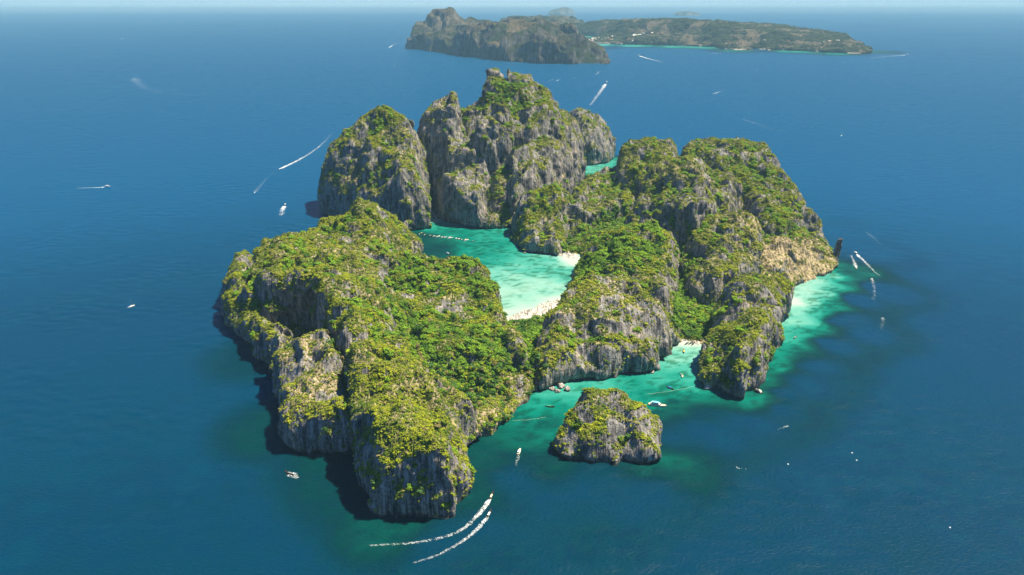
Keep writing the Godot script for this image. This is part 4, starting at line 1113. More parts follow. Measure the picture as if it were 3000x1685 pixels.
# ------------------------------------------------------------------ objects
func box(st: SurfaceTool, at: Vector3, low: Vector2, top: Vector2, h: float, shift := 0.0) -> void:
	# a block whose top may be smaller than its foot and set back by shift
	var a: Array[Vector3] = []
	for t in 2:
		var s := top if t else low
		for q: Vector2 in [Vector2(-1, -1), Vector2(1, -1), Vector2(1, 1), Vector2(-1, 1)]:
			a.append(at + Vector3(q.x * s.x * 0.5, h * t, q.y * s.y * 0.5 + shift * t))
	for f: Array in [[0, 4, 5, 1], [1, 5, 6, 2], [2, 6, 7, 3], [3, 7, 4, 0], [4, 7, 6, 5], [0, 1, 2, 3]]:
		for k: int in [0, 2, 1, 0, 3, 2]:
			st.add_vertex(a[f[k]])


func rod(st: SurfaceTool, a: Vector3, b: Vector3, r: float, r2 := -1.0, sides := 6) -> void:
	if r2 < 0.0:
		r2 = r
	var d := (b - a).normalized()
	var u := d.cross(Vector3(0.31, 0.2, 0.93)).normalized()
	var w := d.cross(u)
	for k in sides:
		var p := u * cos(TAU * k / sides) + w * sin(TAU * k / sides)
		var q := u * cos(TAU * (k + 1) / sides) + w * sin(TAU * (k + 1) / sides)
		for v: Vector3 in [a + p * r, b + q * r2, b + p * r2, a + p * r, a + q * r, b + q * r2]:
			st.add_vertex(v)
		for v: Vector3 in [b, b + p * r2, b + q * r2]:
			st.add_vertex(v)


func begin() -> SurfaceTool:
	var st := SurfaceTool.new()
	st.begin(Mesh.PRIMITIVE_TRIANGLES)
	st.set_smooth_group(-1)
	return st


func done(st: SurfaceTool) -> ArrayMesh:
	st.generate_normals()
	return st.commit()


# A lofted hull: bow at -z, waterline at y = 0. Returns the shell and the deck that closes it.
func hull(length: float, beam: float, side: float, draft: float, transom: float, rise: float, rake: float) -> Array:
	var n := 14
	var rows: Array = []
	for k in n + 1:
		var t := float(k) / n
		var b := beam * 0.5 * (lerpf(transom, 1.0, smooth(0.0, 0.42, t)) if t < 0.42 else sqrt(maxf(0.0, 1.0 - pow((t - 0.42) / 0.58, 2.3))))
		var z := length * (0.5 - t)
		var top := side + rise * pow(t, 3.0) + (rise * 0.25 * pow(maxf(0.0, 0.25 - t) * 4.0, 2.0) if transom < 0.4 else 0.0)
		var lean := rake * pow(t, 4.0)
		rows.append([Vector3(0, -draft * (1.0 - pow(t, 5.0)), z), Vector3(b * 0.72, -draft * 0.35 * (1.0 - t * 0.6), z - lean * 0.3), Vector3(b, top, z - lean)])
	var shell := begin()
	var deck := begin()
	for k in n:
		for s: float in [-1.0, 1.0]:
			for j in 2:
				var q: Array = []
				for v: Vector3 in [rows[k][j], rows[k + 1][j], rows[k + 1][j + 1], rows[k][j + 1]]:
					q.append(Vector3(v.x * s, v.y, v.z))
				for i: int in ([0, 2, 1, 0, 3, 2] if s < 0.0 else [0, 1, 2, 0, 2, 3]):
					shell.add_vertex(q[i])
		var a: Vector3 = rows[k][2] - Vector3(0, side * 0.22, 0)
		var b: Vector3 = rows[k + 1][2] - Vector3(0, side * 0.22, 0)
		a.x *= 0.97
		b.x *= 0.97
		for v: Vector3 in [Vector3(-a.x, a.y, a.z), Vector3(-b.x, b.y, b.z), b, Vector3(-a.x, a.y, a.z), b, a]:
			deck.add_vertex(v)
	var r0: Array = rows[0]
	for s: float in [-1.0, 1.0]:
		var q: Array = []
		for v: Vector3 in r0:
			q.append(Vector3(v.x * s, v.y, v.z))
		var mid_top := Vector3(0, r0[2].y, r0[2].z)
		for tri: Array in [[q[0], q[1], q[2]], [q[0], q[2], mid_top]]:
			for i: int in ([0, 1, 2] if s > 0.0 else [0, 2, 1]):
				shell.add_vertex(tri[i])
	return [done(shell), done(deck)]


var prototypes := {}


func boat(kind: String, at: Vector3, turn: float, label: String) -> void:
	var look := kind
	for word: String in ["blue", "green", "cream", "yellowish", "beach"]:
		if label.contains(word) and not label.contains("blue sea") and not label.contains("left of the green") and not label.contains("right of the green"):
			look += "_" + word
			break
	if kind == "longtail" and look == kind:
		look += ["_grey", "_tan", "_white"][prototypes.size() % 3]
	var o: Node3D
	if prototypes.has(look):
		o = prototypes[look].duplicate()
		o.name = numbered({"speedboat": "speedboat", "longtail": "longtail_boat", "yacht": "motor_yacht", "cruiser": "tour_boat", "ferry": "ferry", "sailboat": "sailing_boat", "darkboat": "barge"}[kind])
		add_child(o)
	else:
		o = make_boat(kind, look)
		prototypes[look] = o
	o.position = at
	o.rotation = Vector3(0, turn, 0)
	var small := at.z < -2600.0 and (kind == "speedboat" or kind == "sailboat")
	o.scale = Vector3.ONE * (1.25 if small else 0.8 if label.contains("moored row") or label.contains("row moored") else 1.0)
	var group := ""
	if label.contains("row"):
		group = "boats moored in a row in the bay"
	elif label.contains("inlet beach") and label.contains("nosed"):
		group = "longtail boats nosed up on the inlet beach"
	elif kind == "ferry":
		group = "ferries on the far water"
	elif kind == "speedboat":
		group = "speedboats round the island"
	elif kind == "longtail":
		group = "longtail boats round the island"
	tag(o, label, "boat" if kind != "ferry" and kind != "yacht" else ("ferry" if kind == "ferry" else "yacht"), group)


func make_boat(kind: String, look: String) -> Node3D:
	var o := thing({"speedboat": "speedboat", "longtail": "longtail_boat", "yacht": "motor_yacht", "cruiser": "tour_boat", "ferry": "ferry", "sailboat": "sailing_boat", "darkboat": "barge"}[kind], Vector3.ZERO, 0.0)
	var cover: Material = mats.white
	for pair: Array in [["blue", mats.blue], ["green", mats.green], ["cream", mats.cream], ["yellowish", mats.yellow], ["beach", mats.navy], ["grey", mats.grey], ["tan", mats.cream]]:
		if look.ends_with(pair[0]):
			cover = pair[1]
	if kind == "speedboat":
		var h := hull(11.5, 3.3, 1.1, 0.5, 0.86, 0.7, 0.8)
		obj("hull", h[0], mats.white, o)
		obj("deck", h[1], mats.cream, o)
		var st := begin()
		box(st, Vector3(0, 0.85, -1.6), Vector2(2.3, 3.4), Vector2(1.7, 1.9), 0.9, 0.5)
		obj("cabin", done(st), mats.white, o)
		st = begin()
		box(st, Vector3(0, 1.2, -1.75), Vector2(2.12, 3.1), Vector2(1.86, 2.3), 0.42, 0.3)
		obj("windscreen", done(st), mats.glass, o)
		st = begin()
		box(st, Vector3(0, 2.5, 1.3), Vector2(2.7, 4.6), Vector2(2.5, 4.3), 0.16)
		obj("canopy", done(st), cover, o)
		st = begin()
		for x: float in [-1.2, 1.2]:
			for z: float in [-0.7, 3.4]:
				rod(st, Vector3(x, 0.8, z), Vector3(x * 0.98, 2.52, z), 0.05)
		obj("canopy_frame", done(st), mats.steel, o)
		for x: float in [-0.95, 0.0, 0.95]:
			st = begin()
			box(st, Vector3(x, 0.2, 6.0), Vector2(0.45, 0.7), Vector2(0.4, 0.55), 1.25)
			obj("engine", done(st), mats.navy, o)
		for x: float in [-0.9, 0.9]:
			st = begin()
			box(st, Vector3(x, 0.8, 1.6), Vector2(0.55, 3.6), Vector2(0.5, 3.6), 0.42)
			obj("seat", done(st), mats.pale_blue, o)
	elif kind == "longtail":
		var h := hull(11.5, 2.1, 0.75, 0.35, 0.3, 1.5, 1.6)
		obj("hull", h[0], mats.wood, o)
		obj("deck", h[1], mats.dark_wood, o)
		var st := begin()
		rod(st, Vector3(0, 1.6, -6.5), Vector3(0, 3.1, -7.7), 0.16, 0.09)
		obj("prow", done(st), mats.dark_wood, o)
		st = begin()
		rod(st, Vector3(0, 2.2, -6.98), Vector3(0, 2.75, -7.42), 0.24)
		obj("prow_ribbons", done(st), mats.red, o)
		st = begin()
		for k in 6:
			var a := lerpf(-0.9, 0.9, k / 6.0)
			var b := lerpf(-0.9, 0.9, (k + 1) / 6.0)
			var p := Vector3(sin(a) * 1.25, 2.25 + (cos(a) - 1.0) * 0.8, 0)
			var q := Vector3(sin(b) * 1.25, 2.25 + (cos(b) - 1.0) * 0.8, 0)
			for v: Vector3 in [p + Vector3(0, 0, -2.4), q + Vector3(0, 0, -2.4), q + Vector3(0, 0, 3.0), p + Vector3(0, 0, -2.4), q + Vector3(0, 0, 3.0), p + Vector3(0, 0, 3.0)]:
				st.add_vertex(v)
		obj("awning", done(st), cover, o)
		st = begin()
		for x: float in [-0.92, 0.92]:
			for z: float in [-2.2, 0.3, 2.8]:
				rod(st, Vector3(x, 0.5, z), Vector3(x, 2.05, z), 0.04)
		obj("awning_frame", done(st), mats.dark_wood, o)
		for z: float in [-1.4, 0.2, 1.8, -3.4]:
			st = begin()
			box(st, Vector3(0, 0.62, z), Vector2(1.6, 0.35), Vector2(1.6, 0.35), 0.1)
			obj("bench", done(st), mats.wood, o)
		st = begin()
		box(st, Vector3(0, 0.9, 4.6), Vector2(0.6, 0.9), Vector2(0.5, 0.8), 0.7)
		rod(st, Vector3(0, 1.3, 5.0), Vector3(0, -0.1, 9.2), 0.06)
		obj("engine", done(st), mats.navy, o)
	elif kind == "yacht" or kind == "cruiser" or kind == "ferry":
		var s: float = {"yacht": 1.0, "cruiser": 0.78, "ferry": 1.5}[kind]
		var h := hull(22.0 * s, 5.6 * s, 2.0 * s, 0.7 * s, 0.85, 1.1 * s, 1.8 * s)
		obj("hull", h[0], mats.white, o)
		obj("deck", h[1], mats.cream, o)
		var st := begin()
		box(st, Vector3(0, 1.5, 1.2) * s, Vector2(4.4, 12.5) * s, Vector2(4.1, 10.8) * s, 2.1 * s, 0.5 * s)
		obj("cabin", done(st), mats.white, o)
		for x: float in [-1.0, 1.0]:
			st = begin()
			box(st, Vector3(x * 2.17 * s, 2.3 * s, 1.3 * s), Vector2(0.12, 9.6) * s, Vector2(0.12, 9.2) * s, 0.75 * s)
			obj("window_band", done(st), mats.glass, o)
		st = begin()
		box(st, Vector3(0, 2.35, -4.62) * s, Vector2(3.6, 0.5) * s, Vector2(3.4, 0.4) * s, 0.9 * s, 0.62 * s)
		obj("windscreen", done(st), mats.glass, o)
		st = begin()
		box(st, Vector3(0, 3.6, 2.4) * s, Vector2(4.7, 12.0) * s, Vector2(4.7, 12.0) * s, 0.22 * s)
		obj("upper_deck", done(st), mats.white, o)
		st = begin()
		box(st, Vector3(0, 3.82, 0.6) * s, Vector2(3.4, 6.0) * s, Vector2(3.1, 5.0) * s, 1.5 * s, 0.4 * s)
		obj("wheelhouse", done(st), mats.white, o)
		st = begin()
		box(st, Vector3(0, 4.4, 0.55) * s, Vector2(3.44, 5.5) * s, Vector2(3.3, 5.1) * s, 0.6 * s, 0.16 * s)
		obj("wheelhouse_window", done(st), mats.glass, o)
		st = begin()
		box(st, Vector3(0, 5.36, 2.4) * s, Vector2(4.2, 9.5) * s, Vector2(4.0, 9.2) * s, 0.18 * s)
		obj("roof", done(st), (mats.pale_blue if kind == "yacht" else cover), o)
		st = begin()
		for x: float in [-1.9, 1.9]:
			for z: float in [4.2, 6.8]:
				rod(st, Vector3(x, 3.8, z) * s, Vector3(x, 5.4, z) * s, 0.07 * s)
		obj("roof_post", done(st), mats.steel, o)
		st = begin()
		rod(st, Vector3(0, 5.5, 2.6) * s, Vector3(0, 8.4, 3.2) * s, 0.12 * s, 0.05 * s)
		rod(st, Vector3(-0.8, 6.8, 2.9) * s, Vector3(0.8, 6.8, 2.9) * s, 0.07 * s)
		obj("mast", done(st), mats.white, o)
		st = begin()
		for x: float in [-1.0, 1.0]:
			for k in 6:
				var z := (-9.0 + k * 1.3) * s
				var w := lerpf(0.75, 2.3, k / 5.0) * s
				rod(st, Vector3(x * w, 2.4 * s, z), Vector3(x * w, 3.3 * s, z), 0.04 * s)
				if k < 5:
					rod(st, Vector3(x * w, 3.3 * s, z), Vector3(x * lerpf(0.75, 2.3, (k + 1) / 5.0) * s, 3.3 * s, z + 1.3 * s), 0.04 * s)
		obj("railing", done(st), mats.steel, o)
		st = begin()
		box(st, Vector3(0, 0.3, 11.4) * s, Vector2(4.4, 1.4) * s, Vector2(4.4, 1.4) * s, 0.2 * s)
		obj("stern_platform", done(st), mats.wood, o)
	elif kind == "sailboat":
		var h := hull(13.0, 3.9, 1.15, 0.6, 0.7, 0.45, 0.6)
		obj("hull", h[0], mats.white, o)
		obj("deck", h[1], mats.cream, o)
		var st := begin()
		box(st, Vector3(0, 0.9, 0.2), Vector2(2.5, 5.4), Vector2(2.0, 4.4), 0.75, 0.2)
		obj("cabin", done(st), mats.white, o)
		for x: float in [-1.0, 1.0]:
			st = begin()
			box(st, Vector3(x * 1.17, 1.12, 0.2), Vector2(0.08, 3.6), Vector2(0.08, 3.2), 0.3)
			obj("window", done(st), mats.glass, o)
		st = begin()
		rod(st, Vector3(0, 0.9, -1.8), Vector3(0, 16.5, -1.5), 0.24, 0.15)
		obj("mast", done(st), mats.steel, o)
		st = begin()
		rod(st, Vector3(0, 2.6, -1.7), Vector3(0, 2.5, 3.8), 0.1)
		obj("boom", done(st), mats.steel, o)
		st = begin()
		rod(st, Vector3(0, 2.9, -1.5), Vector3(0, 2.75, 3.6), 0.24, 0.16)
		obj("furled_sail", done(st), mats.pale_blue, o)
		st = begin()
		rod(st, Vector3(0, 16.3, -1.5), Vector3(0, 1.4, -6.6), 0.03)
		rod(st, Vector3(0, 16.3, -1.5), Vector3(0, 1.2, 6.2), 0.03)
		obj("rigging", done(st), mats.steel, o)
		st = begin()
		box(st, Vector3(0, 2.5, 3.9), Vector2(2.6, 2.0), Vector2(2.4, 1.8), 0.12)
		obj("sun_cover", done(st), mats.blue, o)
	else:
		var h := hull(34.0, 7.5, 1.6, 0.8, 0.8, 1.0, 1.2)
		obj("hull", h[0], mats.navy, o)
		obj("deck", h[1], mats.grey, o)
		var st := begin()
		box(st, Vector3(0, 1.2, 9.5), Vector2(5.2, 6.0), Vector2(5.0, 5.6), 3.4)
		obj("deckhouse", done(st), mats.navy, o)
		st = begin()
		rod(st, Vector3(0, 1.0, -4.0), Vector3(0, 8.0, -3.5), 0.2, 0.1)
		obj("mast", done(st), mats.navy, o)
	return o


func boats() -> void:
	boat("cruiser", Vector3(-1158.9, 0, -2108.8), -1.653, "white two-deck cruiser heading right alone across the blue sea far left")
	boat("speedboat", Vector3(-735.5, 0, -2346.5), 2.964, "white speedboat racing towards lower left with a long double wake behind the left cliff tower")
	boat("speedboat", Vector3(-593.8, 0, -1907.8), 0.154, "white speedboat turning up and right beside the left cliff tower, short curled wake")
	boat("sailboat", Vector3(-664.6, 0, -1208.8), -0.554, "white sailing yacht with bare tall mast anchored alone left of the headland")
	boat("longtail", Vector3(-250.5, 0, -714.5), 1.100, "wooden longtail boat splashing close to the left foot of the front headland")
	boat("longtail", Vector3(-22.3, 0, -672.5), -0.248, "upper of two racing longtail boats leaving curved wakes beside the front cliff")
	boat("longtail", Vector3(-24.0, 0, -642.5), -0.317, "lower of two racing longtail boats leaving curved wakes beside the front cliff")
	boat("speedboat", Vector3(8.5, 0, -758.3), -0.257, "white cabin speedboat drifting in teal water between headland and small rock islet")
	boat("longtail", Vector3(49.2, 0, -864.1), -1.767, "wooden longtail boat in the green channel left of the small rock islet")
	boat("yacht", Vector3(191.5, 0, -867.2), -1.875, "large white motor yacht moored beside the right edge of the rock islet")
	boat("longtail", Vector3(217.6, 0, -914.9), -2.485, "longtail boat with blue awning moored on the rope line above the motor yacht")
	boat("speedboat", Vector3(242.3, 0, -951.2), 2.978, "small white speedboat anchored in the middle of the narrow green inlet")
	boat("longtail", Vector3(261.1, 0, -1028.6), -0.168, "yellowish longtail boat anchored in pale water just off the inlet beach")
	boat("longtail", Vector3(271.5, 0, -1056.8), -0.735, "leftmost longtail boat nosed up on the small inlet beach")
	boat("longtail", Vector3(278.0, 0, -1058.2), -0.870, "middle longtail boat nosed up on the small inlet beach")
	boat("longtail", Vector3(281.1, 0, -1055.3), -0.628, "rightmost longtail boat nosed up on the small inlet beach")
	boat("speedboat", Vector3(727.3, 0, -1505.7), 0.045, "white speedboat with long wake heading up-left off the right point")
	boat("speedboat", Vector3(687.1, 0, -1410.1), 2.824, "white speedboat heading down past the stone pillar, wake above it")
	boat("longtail", Vector3(448.1, 0, -1078.8), -0.741, "lone longtail boat over the turquoise reef right of the overhanging cliff")
	boat("sailboat", Vector3(1298.2, 0, -2969.9), -0.678, "white sailing boat alone on the open sea far right")
	boat("speedboat", Vector3(-135.2, 0, -1503.0), -2.636, "speedboat with blue canopy in dark water at the mouth of the bay")
	boat("speedboat", Vector3(-156.1, 0, -1441.5), -3.014, "white speedboat half hidden behind the headland ridge at the bay mouth")
	boat("longtail", Vector3(-207.1, 0, -1650.2), -0.810, "longtail boat, second from left end of the row moored in the bay")
	boat("longtail", Vector3(-199.0, 0, -1634.7), -0.558, "longtail boat just below the left end of the row moored in the bay")
	boat("longtail", Vector3(-211.3, 0, -1639.3), -0.231, "longtail boat at the left tip of the row moored in the bay")
	boat("longtail", Vector3(-185.0, 0, -1629.8), -2.138, "longtail boat, first after the gap in the row moored in the bay")
	boat("speedboat", Vector3(-175.4, 0, -1624.0), -1.571, "white speedboat left of the green-roofed boat in the moored row")
	boat("cruiser", Vector3(-167.0, 0, -1620.9), -0.574, "broad green-roofed tour boat in the moored row in the bay")
	boat("longtail", Vector3(-157.5, 0, -1615.5), -0.468, "small longtail boat tucked right of the green-roofed tour boat")
	boat("speedboat", Vector3(-150.5, 0, -1616.4), -0.950, "white speedboat in the middle of the row moored in the bay")
	boat("cruiser", Vector3(-138.4, 0, -1610.3), -0.838, "large white tour boat in the middle of the row moored in the bay")
	boat("longtail", Vector3(-124.7, 0, -1605.8), -0.594, "longtail boat, first right of the large white tour boat in the row")
	boat("longtail", Vector3(-118.6, 0, -1601.7), -0.597, "longtail boat, second right of the large white tour boat in the row")
	boat("longtail", Vector3(-111.7, 0, -1598.4), -2.141, "smallest longtail boat near the right end of the moored row")
	boat("cruiser", Vector3(-101.7, 0, -1594.0), -0.756, "cream-roofed tour boat, second from right end of the moored row")
	boat("longtail", Vector3(-86.3, 0, -1586.6), -1.245, "longtail boat at the right end of the row moored in the bay")
	boat("ferry", Vector3(-1372.1, 0, -8744.8), -3.019, "white ferry with a curved wake left of the distant cliffs")
	boat("sailboat", Vector3(-972.6, 0, -6442.1), 0.066, "tiny white boat on blue sea below left of the distant cliffs")
	boat("ferry", Vector3(1212.2, 0, -7504.5), 0.188, "white ferry with long wake right of the distant cliffs")
	boat("darkboat", Vector3(1281.5, 0, -7672.4), -2.664, "dark moored vessel just right of the ferry near the distant cliffs")
	boat("ferry", Vector3(614.3, 0, -5019.4), -0.188, "white ferry with a long straight wake below the distant cliffs")
	boat("speedboat", Vector3(269.1, 0, -5187.9), -0.267, "tiny white speedboat, left one of a pair above the rock horn")
	boat("speedboat", Vector3(322.1, 0, -5228.4), -0.275, "tiny white speedboat, right one of a pair above the rock horn")
	boat("speedboat", Vector3(424.1, 0, -5297.2), -0.173, "tiny white boat alone between the speedboat pair and the ferry wake")
	boat("speedboat", Vector3(639.1, 0, -5782.4), -0.614, "tiny white speedboat nearest the right end of the distant cliffs")
	boat("speedboat", Vector3(595.4, 0, -5559.9), 2.918, "tiny white speedboat below right end of the distant cliffs with short wake")
	boat("speedboat", Vector3(198.8, 0, -4530.1), 2.637, "small speedboat emerging from behind the rear summit")
	boat("cruiser", Vector3(395.3, 0, -2906.5), -2.344, "white cruiser just off the far right dome of the island")
	boat("ferry", Vector3(2074.8, 0, -7818.1), -2.753, "white ferry passing the distant beach, wake to its left")
	boat("speedboat", Vector3(2366.4, 0, -7477.2), -1.571, "tiny white boat in front of the distant long beach")
	boat("darkboat", Vector3(3048.3, 0, -7632.6), -1.571, "dark barge moored near the right end of the distant beach")
	boat("speedboat", Vector3(2823.6, 0, -6652.1), -0.874, "tiny speedboat below the tip of the distant low island")
	boat("speedboat", Vector3(1888.2, 0, -5987.2), -0.724, "small speedboat with short wake in the middle of the right sea")
	boat("speedboat", Vector3(1141.2, 0, -4370.7), 2.612, "small speedboat heading left with wake on the right sea")
	boat("ferry", Vector3(3872.2, 0, -7661.0), -0.759, "white ferry far right heading away with a long wake")
	boat("ferry", Vector3(-5366.6, 0, -10842.2), 0.969, "white ferry near the horizon at far left")


# Foam: many small flecks that lie on the water along the line of travel.
func wake(line: PackedVector2Array, wide_a: float, wide_b: float, share: float, label: String) -> void:
	var total := 0.0
	for k in line.size() - 1:
		total += line[k].distance_to(line[k + 1])
	var far := maxf(1.0, line[0].length() / 1600.0)
	var count := int(clampf(total / (far * far) * (wide_a + wide_b) * 3.3 * share + 20.0, 20.0, 14000.0))
	var v := PackedVector3Array()
	for f in count:
		var t := pow(rng.randf(), 1.7) * total
		var share_ := t / total
		var k := 0
		while k < line.size() - 2 and t > line[k].distance_to(line[k + 1]):
			t -= line[k].distance_to(line[k + 1])
			k += 1
		var d := (line[k + 1] - line[k]).normalized()
		var p := line[k] + d * t
		var half := lerpf(wide_a, wide_b, share_) * 0.5 * smooth(-0.02, 0.05, share_)
		# three braids: the middle wash and the two edges, wavering
		var braid := [0.0, 0.0, -0.75, 0.75][rng.randi() % 4] as float
		var off := (braid + rng.randfn() * 0.24) * half + fine.get_noise_2d(p.x * 0.5, p.y * 0.5) * half * 0.5
		if mid.get_noise_2d(p.x * 2.5 + off, p.y * 2.5) < -0.15 - 0.25 * (1.0 - share_) and rng.randf() < 0.75:
			continue
		p += Vector2(-d.y, d.x) * off
		var s := rng.randf_range(0.09, 0.26) * far * (1.15 - 0.5 * share_)
		var y := rng.randf_range(0.04, 0.16)
		var a0 := rng.randf() * TAU
		var ring: Array[Vector3] = []
		for q in 5:
			var a := a0 + TAU * q / 5.0
			var r := s * rng.randf_range(0.55, 1.2)
			ring.append(Vector3(p.x + (cos(a) * d.x * 1.6 - sin(a) * d.y) * r, y, p.y + (cos(a) * d.y * 1.6 + sin(a) * d.x) * r))
		for q in range(1, 4):
			v.append(ring[0])
			v.append(ring[q])
			v.append(ring[q + 1])
	var n := PackedVector3Array()
	n.resize(v.size())
	n.fill(Vector3.UP)
	var a := []
	a.resize(Mesh.ARRAY_MAX)
	a[Mesh.ARRAY_VERTEX] = v
	a[Mesh.ARRAY_NORMAL] = n
	var m := ArrayMesh.new()
	m.add_surface_from_arrays(Mesh.PRIMITIVE_TRIANGLES, a)
	tag(obj("foam_wake", m, mats.foam), label, "wake", "", "stuff")


func wakes() -> void:
	wake(PackedVector2Array([Vector2(-1166.6, -2103.9), Vector2(-1188.6, -2098.1), Vector2(-1214.9, -2094.2), Vector2(-1241.9, -2091.8)]), 5.0, 3.0, 0.9, "thin straight wake behind the two-deck cruiser")
	wake(PackedVector2Array([Vector2(-735.1, -2358.4), Vector2(-724.4, -2420.0), Vector2(-715.0, -2491.3), Vector2(-706.3, -2587.9), Vector2(-704.5, -2722.8)]), 9.0, 8.0, 0.8, "double white wake behind the speedboat near the left tower")
	wake(PackedVector2Array([Vector2(-704.5, -2722.8), Vector2(-709.1, -2854.1), Vector2(-723.1, -3016.8)]), 8.0, 10.0, 0.12, "fading end of a wake curving towards the left tower")
	wake(PackedVector2Array([Vector2(-591.3, -1891.6), Vector2(-586.4, -1860.0), Vector2(-580.7, -1833.1), Vector2(-573.1, -1803.2)]), 9.0, 12.0, 0.7, "short curled wake behind the turning speedboat")
	wake(PackedVector2Array([Vector2(-250.3, -715.3), Vector2(-245.0, -710.7), Vector2(-239.7, -707.7)]), 9.0, 4.0, 0.6, "splash beside the lone longtail boat left of the front cliff")
	wake(PackedVector2Array([Vector2(-23.0, -669.7), Vector2(-27.0, -659.5), Vector2(-31.7, -649.6), Vector2(-36.3, -640.5), Vector2(-40.8, -631.7), Vector2(-46.9, -623.6), Vector2(-54.4, -616.3), Vector2(-64.7, -609.7), Vector2(-76.2, -605.0), Vector2(-89.6, -601.4), Vector2(-104.9, -598.5), Vector2(-120.4, -597.4), Vector2(-139.6, -595.7)]), 4.6, 2.0, 0.6, "upper curved foam trail left by the racing longtail boats")
	wake(PackedVector2Array([Vector2(-24.7, -639.9), Vector2(-28.9, -631.0), Vector2(-33.5, -622.4), Vector2(-39.1, -613.9), Vector2(-46.6, -605.0), Vector2(-55.8, -595.7), Vector2(-66.7, -586.0), Vector2(-79.3, -578.3), Vector2(-93.7, -571.2)]), 4.2, 2.0, 0.55, "lower curved foam trail left by the racing longtail boats")
	wake(PackedVector2Array([Vector2(7.9, -750.9), Vector2(6.0, -740.3), Vector2(4.6, -730.7)]), 4.0, 3.0, 0.15, "faint ripple behind the drifting cabin speedboat")
	wake(PackedVector2Array([Vector2(726.4, -1497.7), Vector2(723.7, -1474.3), Vector2(721.7, -1449.0), Vector2(718.3, -1419.6), Vector2(715.1, -1391.3), Vector2(714.1, -1368.5)]), 6.0, 3.0, 0.6, "long wake of the speedboat off the right point")
	wake(PackedVector2Array([Vector2(690.4, -1419.6), Vector2(698.7, -1446.5), Vector2(706.1, -1471.7), Vector2(711.6, -1492.4)]), 6.0, 4.0, 0.5, "short wake above the speedboat near the stone pillar")
	wake(PackedVector2Array([Vector2(693.2, -1352.9), Vector2(681.6, -1320.5), Vector2(669.8, -1289.4), Vector2(655.6, -1259.6), Vector2(643.4, -1240.3)]), 5.0, 5.0, 0.13, "broken foam line drifting off the right reef")
	wake(PackedVector2Array([Vector2(816.6, -1656.5), Vector2(814.1, -1610.3), Vector2(809.0, -1560.7)]), 4.0, 4.0, 0.07, "faint foam streak beyond the stone pillar")
	wake(PackedVector2Array([Vector2(625.3, -1159.8), Vector2(613.1, -1134.9), Vector2(600.2, -1114.1)]), 6.0, 4.0, 0.07, "faint foam patch far right of the overhanging cliff")
	wake(PackedVector2Array([Vector2(-1386.2, -8895.0), Vector2(-1421.9, -9377.5), Vector2(-1415.1, -9728.7), Vector2(-1253.0, -10009.5)]), 16.0, 20.0, 0.5, "curved wake of the ferry left of the distant cliffs")
	wake(PackedVector2Array([Vector2(1223.1, -7477.2), Vector2(1236.2, -7214.6), Vector2(1266.2, -6969.3), Vector2(1294.3, -6739.8)]), 22.0, 26.0, 0.8, "white wake of the ferry right of the distant cliffs")
	wake(PackedVector2Array([Vector2(593.7, -4908.8), Vector2(542.7, -4635.5), Vector2(488.3, -4351.6), Vector2(437.8, -4099.1), Vector2(396.1, -3888.6)]), 20.0, 14.0, 0.5, "long straight wake of the ferry below the distant cliffs")
	wake(PackedVector2Array([Vector2(2058.6, -7847.8), Vector2(2006.4, -7877.8), Vector2(1933.6, -7908.1)]), 18.0, 12.0, 0.6, "wake of the ferry passing the distant beach")
	wake(PackedVector2Array([Vector2(3828.2, -7615.6), Vector2(3699.2, -7532.0), Vector2(3490.5, -7370.0), Vector2(3249.8, -7164.2)]), 24.0, 10.0, 0.5, "long wake of the ferry at far right")
	wake(PackedVector2Array([Vector2(-5323.0, -10808.6), Vector2(-5209.6, -10730.8)]), 20.0, 14.0, 0.4, "short wake of the ferry near the horizon")
	wake(PackedVector2Array([Vector2(1162.3, -4409.6), Vector2(1210.2, -4489.2), Vector2(1259.9, -4571.7)]), 8.0, 6.0, 0.5, "wake of the small speedboat on the right sea")
	wake(PackedVector2Array([Vector2(1859.3, -5952.1), Vector2(1815.5, -5917.4), Vector2(1775.2, -5883.1)]), 9.0, 6.0, 0.4, "short wake of the small speedboat mid right sea")
	wake(PackedVector2Array([Vector2(253.3, -5134.9), Vector2(235.1, -5083.0)]), 9.0, 5.0, 0.5, "tiny wake of the left speedboat above the rock horn")
	wake(PackedVector2Array([Vector2(308.3, -5174.6), Vector2(282.2, -5083.0)]), 9.0, 5.0, 0.5, "tiny wake of the right speedboat above the rock horn")
	wake(PackedVector2Array([Vector2(613.3, -5621.8), Vector2(660.5, -5815.6)]), 9.0, 5.0, 0.4, "tiny wake near the right end of the distant cliffs")
	wake(PackedVector2Array([Vector2(388.9, -2924.4), Vector2(380.8, -2933.4)]), 8.0, 5.0, 0.6, "short wake of the cruiser off the far right dome")
	wake(PackedVector2Array([Vector2(210.5, -4530.1), Vector2(241.7, -4592.8)]), 8.0, 5.0, 0.3, "tiny wake of the speedboat behind the rear summit")
	wake(PackedVector2Array([Vector2(347.2, -816.8), Vector2(339.5, -813.1), Vector2(332.2, -809.3)]), 3.0, 3.0, 0.08, "thin foam wisp on dark water below the right cliff")
	wake(PackedVector2Array([Vector2(256.2, -728.4), Vector2(262.1, -723.7), Vector2(271.0, -724.5)]), 3.0, 3.0, 0.05, "thin foam wisp on open water right of the islet")
	wake(PackedVector2Array([Vector2(-2569.6, -5269.4), Vector2(-2336.6, -4837.6), Vector2(-2170.7, -4592.8), Vector2(-2018.1, -4449.1), Vector2(-1848.5, -4370.7), Vector2(-1719.3, -4449.1)]), 60.0, 40.0, 0.05, "faint old wake curl on the sea at upper left")
	wake(PackedVector2Array([Vector2(-715.6, -2037.7), Vector2(-737.9, -2211.1), Vector2(-741.4, -2311.2)]), 10.0, 10.0, 0.05, "faint line leading down from the racing speedboat")
